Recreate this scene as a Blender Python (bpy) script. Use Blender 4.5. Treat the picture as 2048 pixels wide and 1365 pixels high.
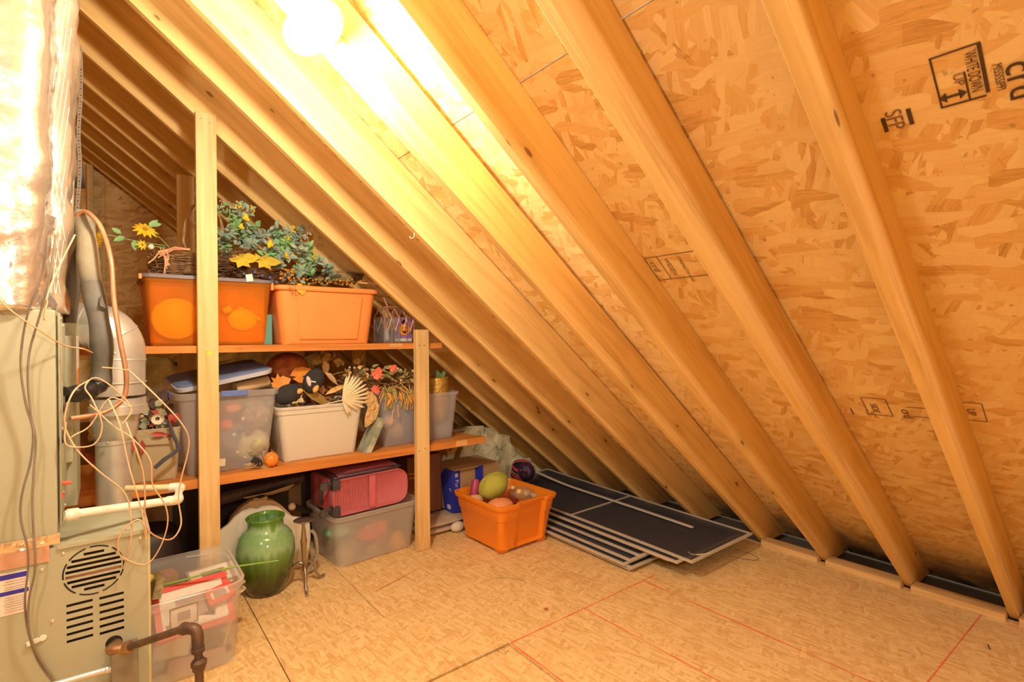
import bpy, bmesh, math, random
from mathutils import Vector, Matrix, Euler, noise
random.seed(7)
R = math.radians
sc = bpy.context.scene
for o in list(bpy.data.objects):
    bpy.data.objects.remove(o)
col = sc.collection

# ---------------------------------------------------------------- camera
CH = 1.3107
FPX = 1033.1
def _basis(yaw, pitch, roll):
    F = Vector((math.sin(yaw)*math.cos(pitch), math.cos(yaw)*math.cos(pitch), math.sin(pitch)))
    Rr = Vector((math.cos(yaw), -math.sin(yaw), 0)); U = Rr.cross(F)
    return F, math.cos(roll)*Rr+math.sin(roll)*U, -math.sin(roll)*Rr+math.cos(roll)*U
CF, CR, CU = _basis(R(38.12), R(-0.30), R(-0.39))
cam_d = bpy.data.cameras.new('camera')
cam_d.sensor_width = 36.0
cam_d.lens = 36.0*FPX/2048
cam_d.clip_start = 0.02
cam = bpy.data.objects.new('camera', cam_d); col.objects.link(cam)
M = Matrix((CR, CU, -CF)).transposed().to_4x4()
M.translation = Vector((0, 0, CH))
cam.matrix_world = M
sc.camera = cam
sc.view_settings.view_transform = 'Standard'
sc.view_settings.look = 'None'
sc.view_settings.gamma = 1.0
sc.view_settings.use_curve_mapping = False
sc.cycles.max_bounces = 6; sc.cycles.diffuse_bounces = 4; sc.cycles.glossy_bounces = 2; sc.cycles.transmission_bounces = 4
sc.view_settings.exposure = 0.64

# ---------------------------------------------------------------- world: dim warm ambient fill added to the closed attic
w = bpy.data.worlds.new('ambient_fill'); sc.world = w; w.use_nodes = True
w.node_tree.nodes['Background'].inputs[0].default_value = (1.0, 0.86, 0.66, 1)
w.node_tree.nodes['Background'].inputs[1].default_value = 0.5

# ---------------------------------------------------------------- lamps
def point(name, loc, power, radius, colr):
    d = bpy.data.lights.new(name, 'POINT'); d.energy = power; d.shadow_soft_size = radius; d.color = colr
    o = bpy.data.objects.new(name, d); col.objects.link(o); o.location = loc
    return o
BULB = Vector((0.404, 1.45, 2.109))
WARM = (1.0, 0.90, 0.70)
BULB_W = 390.0      # the bare bulb in view is the glowing glass itself
point('bulb_light_left', (-0.80, 0.62, 2.30), 30, 0.05, (1.0, 0.93, 0.78))   # the attic's second bulb, just outside the frame above the furnace
point('fill_light_far', (0.3, -1.5, 2.1), 48, 0.10, (1.0, 0.95, 0.84))          # added fill light behind the camera, no known lamp there

def at(u, v, Y):      # the point of the plane y=Y seen at photo position u, v
    r = CF + CR*(u-1024)/FPX - CU*(v-682.5)/FPX
    return Vector((0, 0, CH)) + r*(Y/r.y)
def atz(u, v, z):
    r = CF + CR*(u-1024)/FPX - CU*(v-682.5)/FPX
    return Vector((0, 0, CH)) + r*((z-CH)/r.z)

# ---------------------------------------------------------------- mesh helpers
class MB:
    def __init__(s): s.v = []; s.f = []
    def add(s, vs, fs):
        n = len(s.v); s.v += [Vector(p) for p in vs]; s.f += [tuple(i+n for i in f) for f in fs]; return s
    def box(s, c, d, rot=None, taper=1.0):
        x, y, z = d[0]/2, d[1]/2, d[2]/2
        P = [Vector((a*x*(taper if e > 0 else 1), b*y*(taper if e > 0 else 1), e*z)) for e in (-1, 1) for b in (-1, 1) for a in (-1, 1)]
        if rot: 
            m = rot if isinstance(rot, Matrix) else Euler(rot).to_matrix()
            P = [m @ p for p in P]
        c = Vector(c)
        return s.add([p+c for p in P], [(0,2,3,1),(4,5,7,6),(0,1,5,4),(1,3,7,5),(3,2,6,7),(2,0,4,6)])
    def bb(s, a, b):
        a = Vector(a); b = Vector(b); return s.box((a+b)/2, (abs(b.x-a.x), abs(b.y-a.y), abs(b.z-a.z)))
    def loft(s, rings, c0=True, c1=True, closed=True):
        n = len(rings[0]); b = len(s.v)
        for r in rings: s.v += [Vector(p) for p in r]
        for i in range(len(rings)-1):
            for j in range(n if closed else n-1):
                k = (j+1) % n
                s.f.append((b+i*n+j, b+i*n+k, b+(i+1)*n+k, b+(i+1)*n+j))
        if c0: s.f.append(tuple(b+j for j in reversed(range(n))))
        if c1: s.f.append(tuple(b+(len(rings)-1)*n+j for j in range(n)))
        return s
    def tube(s, pts, r, n=6, cap=True):
        pts = [Vector(p) for p in pts]
        rs = r if isinstance(r, (list, tuple)) else [r]*len(pts)
        rings = []; up = None
        for i, p in enumerate(pts):
            t = (pts[min(i+1, len(pts)-1)] - pts[max(i-1, 0)])
            if t.length < 1e-9: t = Vector((0, 0, 1))
            t.normalize()
            if up is None:
                up = Vector((0, 0, 1)) if abs(t.z) < .9 else Vector((1, 0, 0))
            a = t.cross(up)
            if a.length < 1e-6: a = t.orthogonal()
            a.normalize(); up = a.cross(t).normalized()
            rings.append([p + (a*math.cos(2*math.pi*j/n) + up*math.sin(2*math.pi*j/n))*rs[i] for j in range(n)])
        return s.loft(rings, cap, cap)
    def lathe(s, prof, c=(0,0,0), n=24, axis=None, sx=1, sy=1, cap=True, lump=None):
        c = Vector(c); m = axis.to_track_quat('Z', 'Y').to_matrix() if axis is not None else Matrix.Identity(3)
        rings = []
        for r, z in prof:
            ring = []
            for j in range(n):
                a = 2*math.pi*j/n
                k = lump(a, z) if lump else 1
                ring.append(c + m @ Vector((r*k*sx*math.cos(a), r*k*sy*math.sin(a), z)))
            rings.append(ring)
        return s.loft(rings, cap, cap)
    def ball(s, c, r, n=12, m=8, sx=1, sy=1, sz=1, rot=None, f=None):
        c = Vector(c); rings = []
        mm = Euler(rot).to_matrix() if rot else Matrix.Identity(3)
        for i in range(m+1):
            t = math.pi*(i/m)
            t = min(max(t, .02), math.pi-.02)
            ring = []
            for j in range(n):
                a = 2*math.pi*j/n
                p = Vector((math.sin(t)*math.cos(a), math.sin(t)*math.sin(a), math.cos(t)))
                k = f(p, a, t) if f else 1
                ring.append(c + mm @ Vector((p.x*r*sx*k, p.y*r*sy*k, p.z*r*sz*k)))
            rings.append(ring)
        rings.reverse()
        return s.loft(rings)
    def quad(s, a, b, c, d): return s.add([a, b, c, d], [(0, 1, 2, 3)])
    def leaf(s, p, d, nrm, L, W, curl=.15, stem=0):
        p = Vector(p); d = Vector(d).normalized(); nrm = Vector(nrm)
        sd = d.cross(nrm)
        if sd.length < 1e-5: sd = d.orthogonal()
        sd.normalize(); up = sd.cross(d).normalized()
        q = p + d*stem
        P = [q, q+d*L*.3+sd*W*.42+up*L*.03, q+d*L*.65+sd*W*.38-up*L*curl*.3, q+d*L-up*L*curl, q+d*L*.65-sd*W*.38-up*L*curl*.3, q+d*L*.3-sd*W*.42+up*L*.03, q+d*L*.32-up*L*.05, q+d*L*.65-up*L*(.06+curl*.3)]
        return s.add(P, [(0,1,6),(1,2,7,6),(2,3,7),(3,4,7),(4,5,6,7),(5,0,6)])
    def maple(s, p, d, nrm, L):
        p = Vector(p); d = Vector(d).normalized(); nrm = Vector(nrm)
        sd = d.cross(nrm); sd = (sd if sd.length > 1e-5 else d.orthogonal()).normalized(); up = sd.cross(d).normalized()
        prof = [(-.05,0),(-.02,.22),(.12,.2),(.1,.5),(.3,.36),(.5,.62),(.52,.3),(.68,.34),(1,0)]
        pts = prof + [(a, -b) for a, b in reversed(prof[1:-1])]
        P = [p + d*a*L + sd*b*L + up*(math.sin(a*7+b*9)*.05*L) for a, b in pts] + [p + d*.4*L + up*.04*L]
        n = len(pts)
        return s.add(P, [(i, (i+1) % n, n) for i in range(n)])

def wloc(o):
    v = Vector((0, 0, 0))
    while o is not None: v += o.location; o = o.parent
    return v
def put(name, mb, mat, parent=None, label=None, kind=None, smooth=False, loc=None, bevel=0, solid=0, mw=None, deci=None):
    me = bpy.data.meshes.new(name)
    off = wloc(parent) if parent else (Vector(loc) if loc is not None else Vector((0, 0, 0)))
    me.from_pydata([tuple(p-off) for p in mb.v], [], mb.f); me.validate()
    if solid or bevel:
        bm = bmesh.new(); bm.from_mesh(me)
        if solid: bmesh.ops.solidify(bm, geom=bm.faces[:], thickness=solid)
        if bevel: bmesh.ops.bevel(bm, geom=[e for e in bm.edges if e.calc_face_angle(0) > .5], offset=bevel, segments=2, affect='EDGES', profile=.6)
        bm.to_mesh(me); bm.free()
    if smooth is True:
        for p in me.polygons: p.use_smooth = True
    elif smooth:
        for p in me.polygons: p.use_smooth = True
        try: me.set_sharp_from_angle(angle=R(smooth))
        except Exception: pass
    o = bpy.data.objects.new(name, me); col.objects.link(o)
    if mat: me.materials.append(mat)
    if parent: o.parent = parent
    elif loc is not None: o.location = loc
    if label: o['label'] = label
    if kind: o['kind'] = kind
    return o
def thing(name, label, cat, loc=(0,0,0), group=None):
    o = bpy.data.objects.new(name, None); col.objects.link(o); o.location = loc; o.empty_display_size = .05
    o['label'] = label; o['category'] = cat
    if group: o['group'] = group
    return o
def struct(name, loc=(0,0,0), label=None):
    o = bpy.data.objects.new(name, None); col.objects.link(o); o.location = loc; o.empty_display_size = .05
    o['kind'] = 'structure'
    if label: o['label'] = label
    return o
def tag(o, label, cat, group=None):
    o['label'] = label; o['category'] = cat
    if group: o['group'] = group
    return o
def clone(root, loc, label=None, group=None, rz=None):
    c = root.copy(); col.objects.link(c); c.location = loc
    if rz is not None: c.rotation_euler = (0, 0, rz)
    if label: c['label'] = label
    if group: c['group'] = group
    for ch in list(root.children):
        d = ch.copy(); col.objects.link(d); d.parent = c
        for g in list(ch.children):
            e = g.copy(); col.objects.link(e); e.parent = d
    return c
def smoothpath(pts, k=6):
    pts = [Vector(p) for p in pts]; P = [pts[0]*2-pts[1]] + pts + [pts[-1]*2-pts[-2]]; out = []
    for i in range(1, len(P)-2):
        for j in range(k):
            t = j/k; a, b, c, d = P[i-1], P[i], P[i+1], P[i+2]
            out.append(.5*((2*b)+(c-a)*t+(2*a-5*b+4*c-d)*t*t+(3*b-a-3*c+d)*t**3))
    out.append(pts[-1]); return out
def rr(cx, cy, z, w_, d, r, n=4, rz=0):      # ring: rounded rectangle
    r = min(r, w_/2-1e-4, d/2-1e-4); out = []
    for qx, qy, a0 in ((1,-1,-90),(1,1,0),(-1,1,90),(-1,-1,180)):
        for k in range(n+1):
            a = R(a0+90*k/n); x = qx*(w_/2-r)+r*math.cos(a); y = qy*(d/2-r)+r*math.sin(a)
            out.append(Vector((cx+x*math.cos(rz)-y*math.sin(rz), cy+x*math.sin(rz)+y*math.cos(rz), z)))
    return out

# ---------------------------------------------------------------- materials
MT = {}
def _n(nt, t, **kw):
    n = nt.nodes.new(t)
    for k, v in kw.items(): setattr(n, k, v)
    return n
def mat(name, colr=(.5,.5,.5), rough=.5, metal=0, spec=.5, bump=0, bscale=30, var=0, vscale=6, col2=None, emit=0, coord='Object', trans=0, alpha=1, stretch=None, coat=0):
    if name in MT: return MT[name]
    m = bpy.data.materials.new(name); m.use_nodes = True; nt = m.node_tree; L = nt.links
    b = nt.nodes['Principled BSDF']
    b.inputs['Base Color'].default_value = (*colr, 1); b.inputs['Roughness'].default_value = rough
    b.inputs['Metallic'].default_value = metal; b.inputs['Specular IOR Level'].default_value = spec
    b.inputs['Coat Weight'].default_value = coat
    if trans: b.inputs['Transmission Weight'].default_value = trans
    tc = _n(nt, 'ShaderNodeTexCoord'); mp = _n(nt, 'ShaderNodeMapping'); L.new(tc.outputs[coord], mp.inputs[0])
    if stretch: mp.inputs['Scale'].default_value = stretch
    if var or col2:
        nz = _n(nt, 'ShaderNodeTexNoise'); nz.inputs['Scale'].default_value = vscale; nz.inputs['Detail'].default_value = 4
        L.new(mp.outputs[0], nz.inputs['Vector'])
        rp = _n(nt, 'ShaderNodeValToRGB'); L.new(nz.outputs[0], rp.inputs[0])
        c2 = col2 or tuple(max(0, c*(1-var)) for c in colr)
        rp.color_ramp.elements[0].color = (*c2, 1); rp.color_ramp.elements[1].color = (*colr, 1)
        rp.color_ramp.elements[0].position = .35; rp.color_ramp.elements[1].position = .65
        L.new(rp.outputs[0], b.inputs['Base Color'])
    if bump:
        nb = _n(nt, 'ShaderNodeTexNoise'); nb.inputs['Scale'].default_value = bscale; nb.inputs['Detail'].default_value = 5
        L.new(mp.outputs[0], nb.inputs['Vector'])
        bp = _n(nt, 'ShaderNodeBump'); bp.inputs['Strength'].default_value = bump; bp.inputs['Distance'].default_value = .01
        L.new(nb.outputs[0], bp.inputs['Height']); L.new(bp.outputs[0], b.inputs['Normal'])
    if emit:
        b.inputs['Emission Color'].default_value = (*colr, 1); b.inputs['Emission Strength'].default_value = emit
    MT[name] = m; return m
def cloudy(name, tint, body, t=.5, rough=.35):      # thin cloudy plastic: part clear, part diffusing
    if name in MT: return MT[name]
    m = bpy.data.materials.new(name); m.use_nodes = True; nt = m.node_tree; L = nt.links
    b = nt.nodes['Principled BSDF']; out = nt.nodes['Material Output']
    b.inputs['Base Color'].default_value = (*body, 1); b.inputs['Roughness'].default_value = rough
    tr = _n(nt, 'ShaderNodeBsdfTransparent'); tr.inputs[0].default_value = (*tint, 1)
    tl = _n(nt, 'ShaderNodeBsdfTranslucent'); tl.inputs[0].default_value = (*body, 1)
    a = _n(nt, 'ShaderNodeMixShader'); a.inputs[0].default_value = .4; L.new(b.outputs[0], a.inputs[1]); L.new(tl.outputs[0], a.inputs[2])
    c = _n(nt, 'ShaderNodeMixShader'); c.inputs[0].default_value = t; L.new(a.outputs[0], c.inputs[1]); L.new(tr.outputs[0], c.inputs[2])
    L.new(c.outputs[0], out.inputs[0]); MT[name] = m; return m
def mathn(nt, op, a, b=None, c=None):
    n = _n(nt, 'ShaderNodeMath', operation=op)
    for i, x in enumerate((a, b, c)):
        if x is None: continue
        if hasattr(x, 'is_output') or hasattr(x, 'links'): nt.links.new(x, n.inputs[i])
        else: n.inputs[i].default_value = x
    return n.outputs[0]
def mixc(nt, f, a, b, mode='MIX'):
    n = _n(nt, 'ShaderNodeMix', data_type='RGBA', blend_type=mode)
    for i, x in ((0, f), (6, a), (7, b)):
        if hasattr(x, 'is_output'): nt.links.new(x, n.inputs[i])
        else: n.inputs[i].default_value = x if i == 0 else (*x, 1)
    return n.outputs[2]
def ramp(nt, src, stops):
    r = _n(nt, 'ShaderNodeValToRGB'); nt.links.new(src, r.inputs[0]); e = r.color_ramp.elements
    while len(e) > 1: e.remove(e[0])
    e[0].position = stops[0][0]; e[0].color = (*stops[0][1], 1)
    for p, c in stops[1:]:
        q = e.new(p); q.color = (*c, 1)
    return r.outputs[0]

def osb(name, light, mid, dark, k=1.0, angs=(0, 24, -28, 74, 8), thr=.5, bumpd=.0035, mould=None, upright=False):
    """strand board: layers of stretched random flakes, each layer turned its own way, grain running along each flake"""
    m = bpy.data.materials.new(name); m.use_nodes = True; nt = m.node_tree; L = nt.links
    b = nt.nodes['Principled BSDF']; b.inputs['Roughness'].default_value = .6; b.inputs['Specular IOR Level'].default_value = .25
    tc = _n(nt, 'ShaderNodeTexCoord'); base = tc.outputs['Object']
    if upright:      # boards standing in the xz plane
        s0 = _n(nt, 'ShaderNodeSeparateXYZ'); L.new(base, s0.inputs[0]); c0_ = _n(nt, 'ShaderNodeCombineXYZ')
        for i_, j_ in ((0, 0), (2, 1), (1, 2)): L.new(s0.outputs[i_], c0_.inputs[j_])
        base = c0_.outputs[0]
    wn = _n(nt, 'ShaderNodeTexNoise'); wn.inputs['Scale'].default_value = 3*k; L.new(base, wn.inputs['Vector'])
    vm = _n(nt, 'ShaderNodeVectorMath', operation='MULTIPLY_ADD'); L.new(wn.outputs['Color'], vm.inputs[0]); vm.inputs[1].default_value = (.05/k,)*3; L.new(base, vm.inputs[2])
    val = None; vec = None; hgt = None
    for i, a in enumerate(angs):
        mp = _n(nt, 'ShaderNodeMapping'); L.new(vm.outputs[0], mp.inputs[0])
        mp.vector_type = 'TEXTURE'
        mp.inputs['Rotation'].default_value = (0, 0, R(a)); mp.inputs['Location'].default_value = (i*1.7, i*.9, 0)
        mp.inputs['Scale'].default_value = (.32/k/(1+.25*(i % 3)), (.075, .05, .10)[i % 3]/k, 1)
        vo = _n(nt, 'ShaderNodeTexVoronoi', voronoi_dimensions='2D'); vo.inputs['Scale'].default_value = 2.4; vo.distance = 'CHEBYCHEV'; L.new(mp.outputs[0], vo.inputs['Vector'])
        sp = _n(nt, 'ShaderNodeSeparateColor'); L.new(vo.outputs['Color'], sp.inputs[0])
        if val is None: val = sp.outputs[0]; vec = mp.outputs[0]; hgt = mathn(nt, 'MULTIPLY', sp.outputs[2], .3)
        else:
            g = mathn(nt, 'GREATER_THAN', sp.outputs[1], thr)
            mv = _n(nt, 'ShaderNodeMix', data_type='FLOAT'); L.new(g, mv.inputs[0]); L.new(val, mv.inputs[2]); L.new(sp.outputs[0], mv.inputs[3]); val = mv.outputs[0]
            mx = _n(nt, 'ShaderNodeMix', data_type='VECTOR'); L.new(g, mx.inputs[0]); L.new(vec, mx.inputs[4]); L.new(mp.outputs[0], mx.inputs[5]); vec = mx.outputs[1]
            hh = mathn(nt, 'MULTIPLY_ADD', sp.outputs[2], .3, .14*i)
            mh = _n(nt, 'ShaderNodeMix', data_type='FLOAT'); L.new(g, mh.inputs[0]); L.new(hgt, mh.inputs[2]); L.new(hh, mh.inputs[3]); hgt = mh.outputs[0]
    gm = _n(nt, 'ShaderNodeMapping'); L.new(vec, gm.inputs[0]); gm.inputs['Scale'].default_value = (.9, 4.2, 1)
    gn = _n(nt, 'ShaderNodeTexNoise'); gn.inputs['Scale'].default_value = 3.0; gn.inputs['Detail'].default_value = 5; gn.inputs['Roughness'].default_value = .65; L.new(gm.outputs[0], gn.inputs['Vector'])
    v2 = mathn(nt, 'ADD', mathn(nt, 'MULTIPLY', val, .60), mathn(nt, 'MULTIPLY', gn.outputs[0], .62))
    c = ramp(nt, v2, [(.16, dark), (.42, mid), (.74, light), (.95, tuple(min(1, x*1.12) for x in light))])
    # dark resin specks and gaps between strands
    sn = _n(nt, 'ShaderNodeTexNoise'); sn.inputs['Scale'].default_value = 42*k; sn.inputs['Detail'].default_value = 2; L.new(vm.outputs[0], sn.inputs['Vector'])
    sm = ramp(nt, sn.outputs[0], [(.24, (1,1,1)), (.30, (0,0,0))])
    c = mixc(nt, mathn(nt, 'MULTIPLY', sm, .45), c, tuple(x*.35 for x in dark))
    bn = _n(nt, 'ShaderNodeTexNoise'); bn.inputs['Scale'].default_value = 1.1; L.new(base, bn.inputs['Vector'])
    c = mixc(nt, mathn(nt, 'MULTIPLY', bn.outputs[0], .35), c, mid)
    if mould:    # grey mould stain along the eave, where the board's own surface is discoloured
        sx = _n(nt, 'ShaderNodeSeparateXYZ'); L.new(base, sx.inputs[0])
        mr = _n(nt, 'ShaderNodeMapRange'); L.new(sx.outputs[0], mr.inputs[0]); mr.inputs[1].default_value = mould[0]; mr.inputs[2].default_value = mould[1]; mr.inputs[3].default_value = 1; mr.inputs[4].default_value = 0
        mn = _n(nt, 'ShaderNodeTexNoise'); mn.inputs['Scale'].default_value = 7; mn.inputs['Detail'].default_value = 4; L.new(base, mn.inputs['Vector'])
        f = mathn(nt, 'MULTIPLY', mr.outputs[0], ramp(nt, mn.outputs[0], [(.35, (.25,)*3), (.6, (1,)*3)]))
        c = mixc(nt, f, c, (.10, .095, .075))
    L.new(c, b.inputs['Base Color'])
    bp = _n(nt, 'ShaderNodeBump'); bp.inputs['Strength'].default_value = .8; bp.inputs['Distance'].default_value = bumpd
    hm = _n(nt, 'ShaderNodeMapping'); L.new(base, hm.inputs[0]); hm.inputs['Rotation'].default_value = (0, 0, R(-angs[0]-4)); hm.inputs['Scale'].default_value = (7*k, 38*k, 1)
    hv = _n(nt, 'ShaderNodeTexVoronoi', voronoi_dimensions='2D'); hv.inputs['Scale'].default_value = 1; L.new(hm.outputs[0], hv.inputs['Vector'])
    L.new(hv.outputs['Color'], bp.inputs['Height']); L.new(bp.outputs[0], b.inputs['Normal'])
    MT[name] = m; return m
def pine(name, light, dark, knot=(.16,.05,.012), axis=0, grain=1.0, rough=.55, knots=1.0):
    m = bpy.data.materials.new(name); m.use_nodes = True; nt = m.node_tree; L = nt.links
    b = nt.nodes['Principled BSDF']; b.inputs['Roughness'].default_value = rough; b.inputs['Specular IOR Level'].default_value = .3
    tc = _n(nt, 'ShaderNodeTexCoord'); oi = _n(nt, 'ShaderNodeObjectInfo')
    ad = _n(nt, 'ShaderNodeVectorMath', operation='MULTIPLY_ADD'); cb = _n(nt, 'ShaderNodeCombineXYZ')
    for i in range(3): L.new(mathn(nt, 'MULTIPLY', oi.outputs['Random'], (37., 11., 23.)[i]), cb.inputs[i])
    L.new(tc.outputs['Object'], ad.inputs[0]); ad.inputs[1].default_value = (1, 1, 1); L.new(cb.outputs[0], ad.inputs[2])
    sc1 = [9*grain]*3; sc1[axis] = .55*grain
    mp = _n(nt, 'ShaderNodeMapping'); L.new(ad.outputs[0], mp.inputs[0]); mp.inputs['Scale'].default_value = sc1
    n1 = _n(nt, 'ShaderNodeTexNoise'); n1.inputs['Scale'].default_value = 2.2; n1.inputs['Detail'].default_value = 5; n1.inputs['Distortion'].default_value = .6; L.new(mp.outputs[0], n1.inputs['Vector'])
    sc2 = [60*grain]*3; sc2[axis] = 2.0
    mp2 = _n(nt, 'ShaderNodeMapping'); L.new(ad.outputs[0], mp2.inputs[0]); mp2.inputs['Scale'].default_value = sc2
    n2 = _n(nt, 'ShaderNodeTexNoise'); n2.inputs['Scale'].default_value = 2; n2.inputs['Detail'].default_value = 3; L.new(mp2.outputs[0], n2.inputs['Vector'])
    f = mathn(nt, 'ADD', mathn(nt, 'MULTIPLY', n1.outputs[0], .75), mathn(nt, 'MULTIPLY', n2.outputs[0], .25))
    c = ramp(nt, f, [(.36, tuple(x*.85 for x in dark)), (.5, tuple((a+b_)/2 for a, b_ in zip(light, dark))), (.62, light)])
    sk = [9.0]*3; sk[axis] = 3.6
    mk = _n(nt, 'ShaderNodeMapping'); L.new(ad.outputs[0], mk.inputs[0]); mk.inputs['Scale'].default_value = sk
    vo = _n(nt, 'ShaderNodeTexVoronoi'); vo.inputs['Scale'].default_value = .85; L.new(mk.outputs[0], vo.inputs['Vector'])
    km = ramp(nt, vo.outputs['Distance'], [(0, (1,1,1)), (.055*knots, (.9,.9,.9)), (.075*knots, (0,0,0))])
    km2 = ramp(nt, vo.outputs['Distance'], [(0, (1,1,1)), (.32*knots, (0,0,0))])
    c = mixc(nt, mathn(nt, 'MULTIPLY', km2, .5), c, tuple(x*.72 for x in dark))
    c = mixc(nt, mathn(nt, 'MULTIPLY', km, .8), c, knot)
    L.new(c, b.inputs['Base Color'])
    MT[name] = m; return m
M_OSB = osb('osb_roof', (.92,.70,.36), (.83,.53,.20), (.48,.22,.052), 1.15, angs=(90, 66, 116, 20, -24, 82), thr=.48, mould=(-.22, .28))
M_OSBF = osb('osb_floor', (.87,.64,.32), (.78,.50,.205), (.58,.33,.12), 2.0, angs=(90, 60, 118, 20, 97), thr=.48)
M_OSBG = osb('osb_gable', (.84,.58,.26), (.72,.42,.14), (.42,.19,.06), 1.0, upright=True)
M_RAF = pine('pine_rafter', (.90,.62,.25), (.82,.50,.165), axis=0)
M_STUD = pine('pine_stud', (.84,.60,.28), (.74,.48,.19), axis=2)
M_BLK = pine('pine_block', (.84,.57,.27), (.74,.44,.16), axis=1)
M_SHELF = pine('shelf_stain', (.72,.30,.07), (.60,.20,.035), axis=0, knots=.5)
M_CLEAT = pine('pine_pale', (.84,.50,.22), (.76,.40,.14), axis=0, knots=.4)
M_NAIL = mat('nail_steel', (.75,.75,.72), .3, 1)
M_INK = mat('stamp_ink', (.085,.05,.03), .8)
M_INK2 = mat('faint_stamp_ink', (.25,.14,.07), .85)
M_CHALK = mat('red_chalk', (.80,.20,.10), .9)
M_GALV = mat('galvanised_steel', (.72,.73,.70), .36, .55, var=.2, vscale=9, bump=.08, bscale=14)
M_FURN = mat('furnace_enamel', (.42,.425,.305), .42, 0, .4, bump=.05, bscale=60)
M_BLACK = mat('black_void', (.012,.011,.010), .8)
M_RUB = mat('black_pipe_foam', (.085,.08,.07), .6, var=.4, vscale=10, col2=(.12,.105,.085), bump=.35, bscale=25)
M_RUB2 = mat('dusty_pipe_foam', (.36,.32,.22), .75, col2=(.15,.13,.10), vscale=5, bump=.35, bscale=25)
M_TAPE = mat('black_tape', (.02,.02,.02), .22, bump=.6, bscale=35)
M_PVC = mat('white_pvc', (.86,.83,.72), .3)
M_PVCY = mat('aged_pvc', (.76,.66,.40), .35)
M_COP = mat('copper_pipe', (.58,.28,.15), .45, .4, var=.3, vscale=14)
M_WIRE = mat('tan_thermostat_wire', (.70,.44,.26), .5)
M_WIREG = mat('grey_cable', (.24,.20,.15), .5)
M_IRON = mat('old_iron_pipe', (.09,.06,.045), .5, .4, col2=(.17,.10,.06), vscale=20, bump=.3, bscale=60)
M_BRASS = mat('tarnished_bronze_elbow', (.42,.24,.10), .42, .6, col2=(.24,.13,.06), vscale=25)
M_STRAP = mat('zinc_strap', (.66,.66,.62), .4, .6)
M_ALU = mat('screen_aluminium', (.66,.60,.50), .45, .15)
M_SPL = mat('grey_spline', (.22,.22,.24), .6)
# ================================================================ THE SETTING
S = .8106; XE = 3.281; RD = .180; RW = .0365
NS = math.hypot(1, S)
TD = Vector((-1/NS, 0, S/NS))            # up the slope
ND = Vector((S/NS, 0, 1/NS))             # out through the roof
YD = Vector((0, 1, 0))
XR = -1.25                                # ridge
LEN = (XE-XR)*NS
RM = Matrix((TD, YD, -ND)).transposed()   # local x up the slope, local y into the depth, local z into the room
def roofpt(a, y, b): return Vector((XE, y, 0)) + TD*a + ND*b

ceiling = struct('ceiling', (0, 0, 0), 'pitched attic roof of pine rafters under strand board sheathing')
# rafters: 16 inches apart, each a little off true as in the photograph
RAFT = [(-5,0,0),(-4,.004,0),(-3,0,0),(-2,.006,0),(-1,-.004,0),(0,.006,.010),(1,-.003,-.004),(2,-.012,0),(3,-.050,-.012),(4,.002,-.003),(5,.026,.009),(6,.036,.005),(7,0,-.001),(8,.006,0),(8.8,0,0),(9.61,0,0),(10.47,0,0),(11.24,0,0),(12.0,0,0)]
RY = []
def rafter_mesh(bow):
    mb = MB(); n = 10; rings = []
    for i in range(n+1):
        a = LEN*i/n
        j = bow*math.sin(i*1.3)*.0015
        a0 = -RD/S if i == 0 else a
        rings.append([Vector((a if i else 0, -RW+j, 0)), Vector((a if i else 0, j, 0)), Vector((a0, j, -RD)), Vector((a0, -RW+j, -RD))])
    return mb.loft(rings)
for k, dy, ds in RAFT:
    y = .4535+.4064*k+dy; RY.append(y)
    mb = rafter_mesh(random.uniform(-1, 1))
    o = put('rafter', mb, M_RAF, bevel=.0025)
    o.parent = ceiling
    ang = math.atan(S+ds)
    t = Vector((-math.cos(ang), 0, math.sin(ang))); nn = Vector((math.sin(ang), 0, math.cos(ang)))
    mm = Matrix((t, YD, -nn)).transposed().to_4x4(); mm.translation = Vector((XE, y, 0)); o.matrix_local = mm
RYD = dict(zip([r[0] for r in RAFT], RY))
# sheathing boards on the rafters, each a panel with its edges
def sheet(a0, a1, y0, y1, off=(0, 0)):
    mb = MB().bb((a0, y0, -RD-.0135-.002), (a1, y1, -RD-.0015))
    o = put('sheathing_panel', mb, M_OSB)
    mm = RM.to_4x4(); mm.translation = Vector((XE, 0, 0)); o.matrix_local = mm; o.parent = ceiling
for a0, a1 in ((-.262, .878), (.882, 3.088), (3.092, LEN+.12)):
    for y0, y1 in ((-2.4, -1.212), (-1.208, 1.226), (1.230, 3.67), (3.674, 5.5)):
        sh = .0 if a0 != .882 else .4064
        sheet(a0, a1, max(-2.4, y0-sh), min(5.5, y1-sh) if y1 < 5.4 else 5.5)
# the far slope of the roof, behind and left of the camera
far = put('sheathing_panel', MB().loft([[Vector((XR-.02, y, LEN*S/NS+.23)), Vector((-6.0, y, -.25)), Vector((-6.02, y, -.235)), Vector((XR-.03, y, LEN*S/NS+.25))] for y in (-2.4, 5.5)]), M_OSBG, ceiling)
ridge = put('ridge_board', MB().bb((XR-.02, -2.4, LEN*S/NS-.06), (XR+.018, 5.45, LEN*S/NS+.2)), M_STUD, ceiling)

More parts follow.
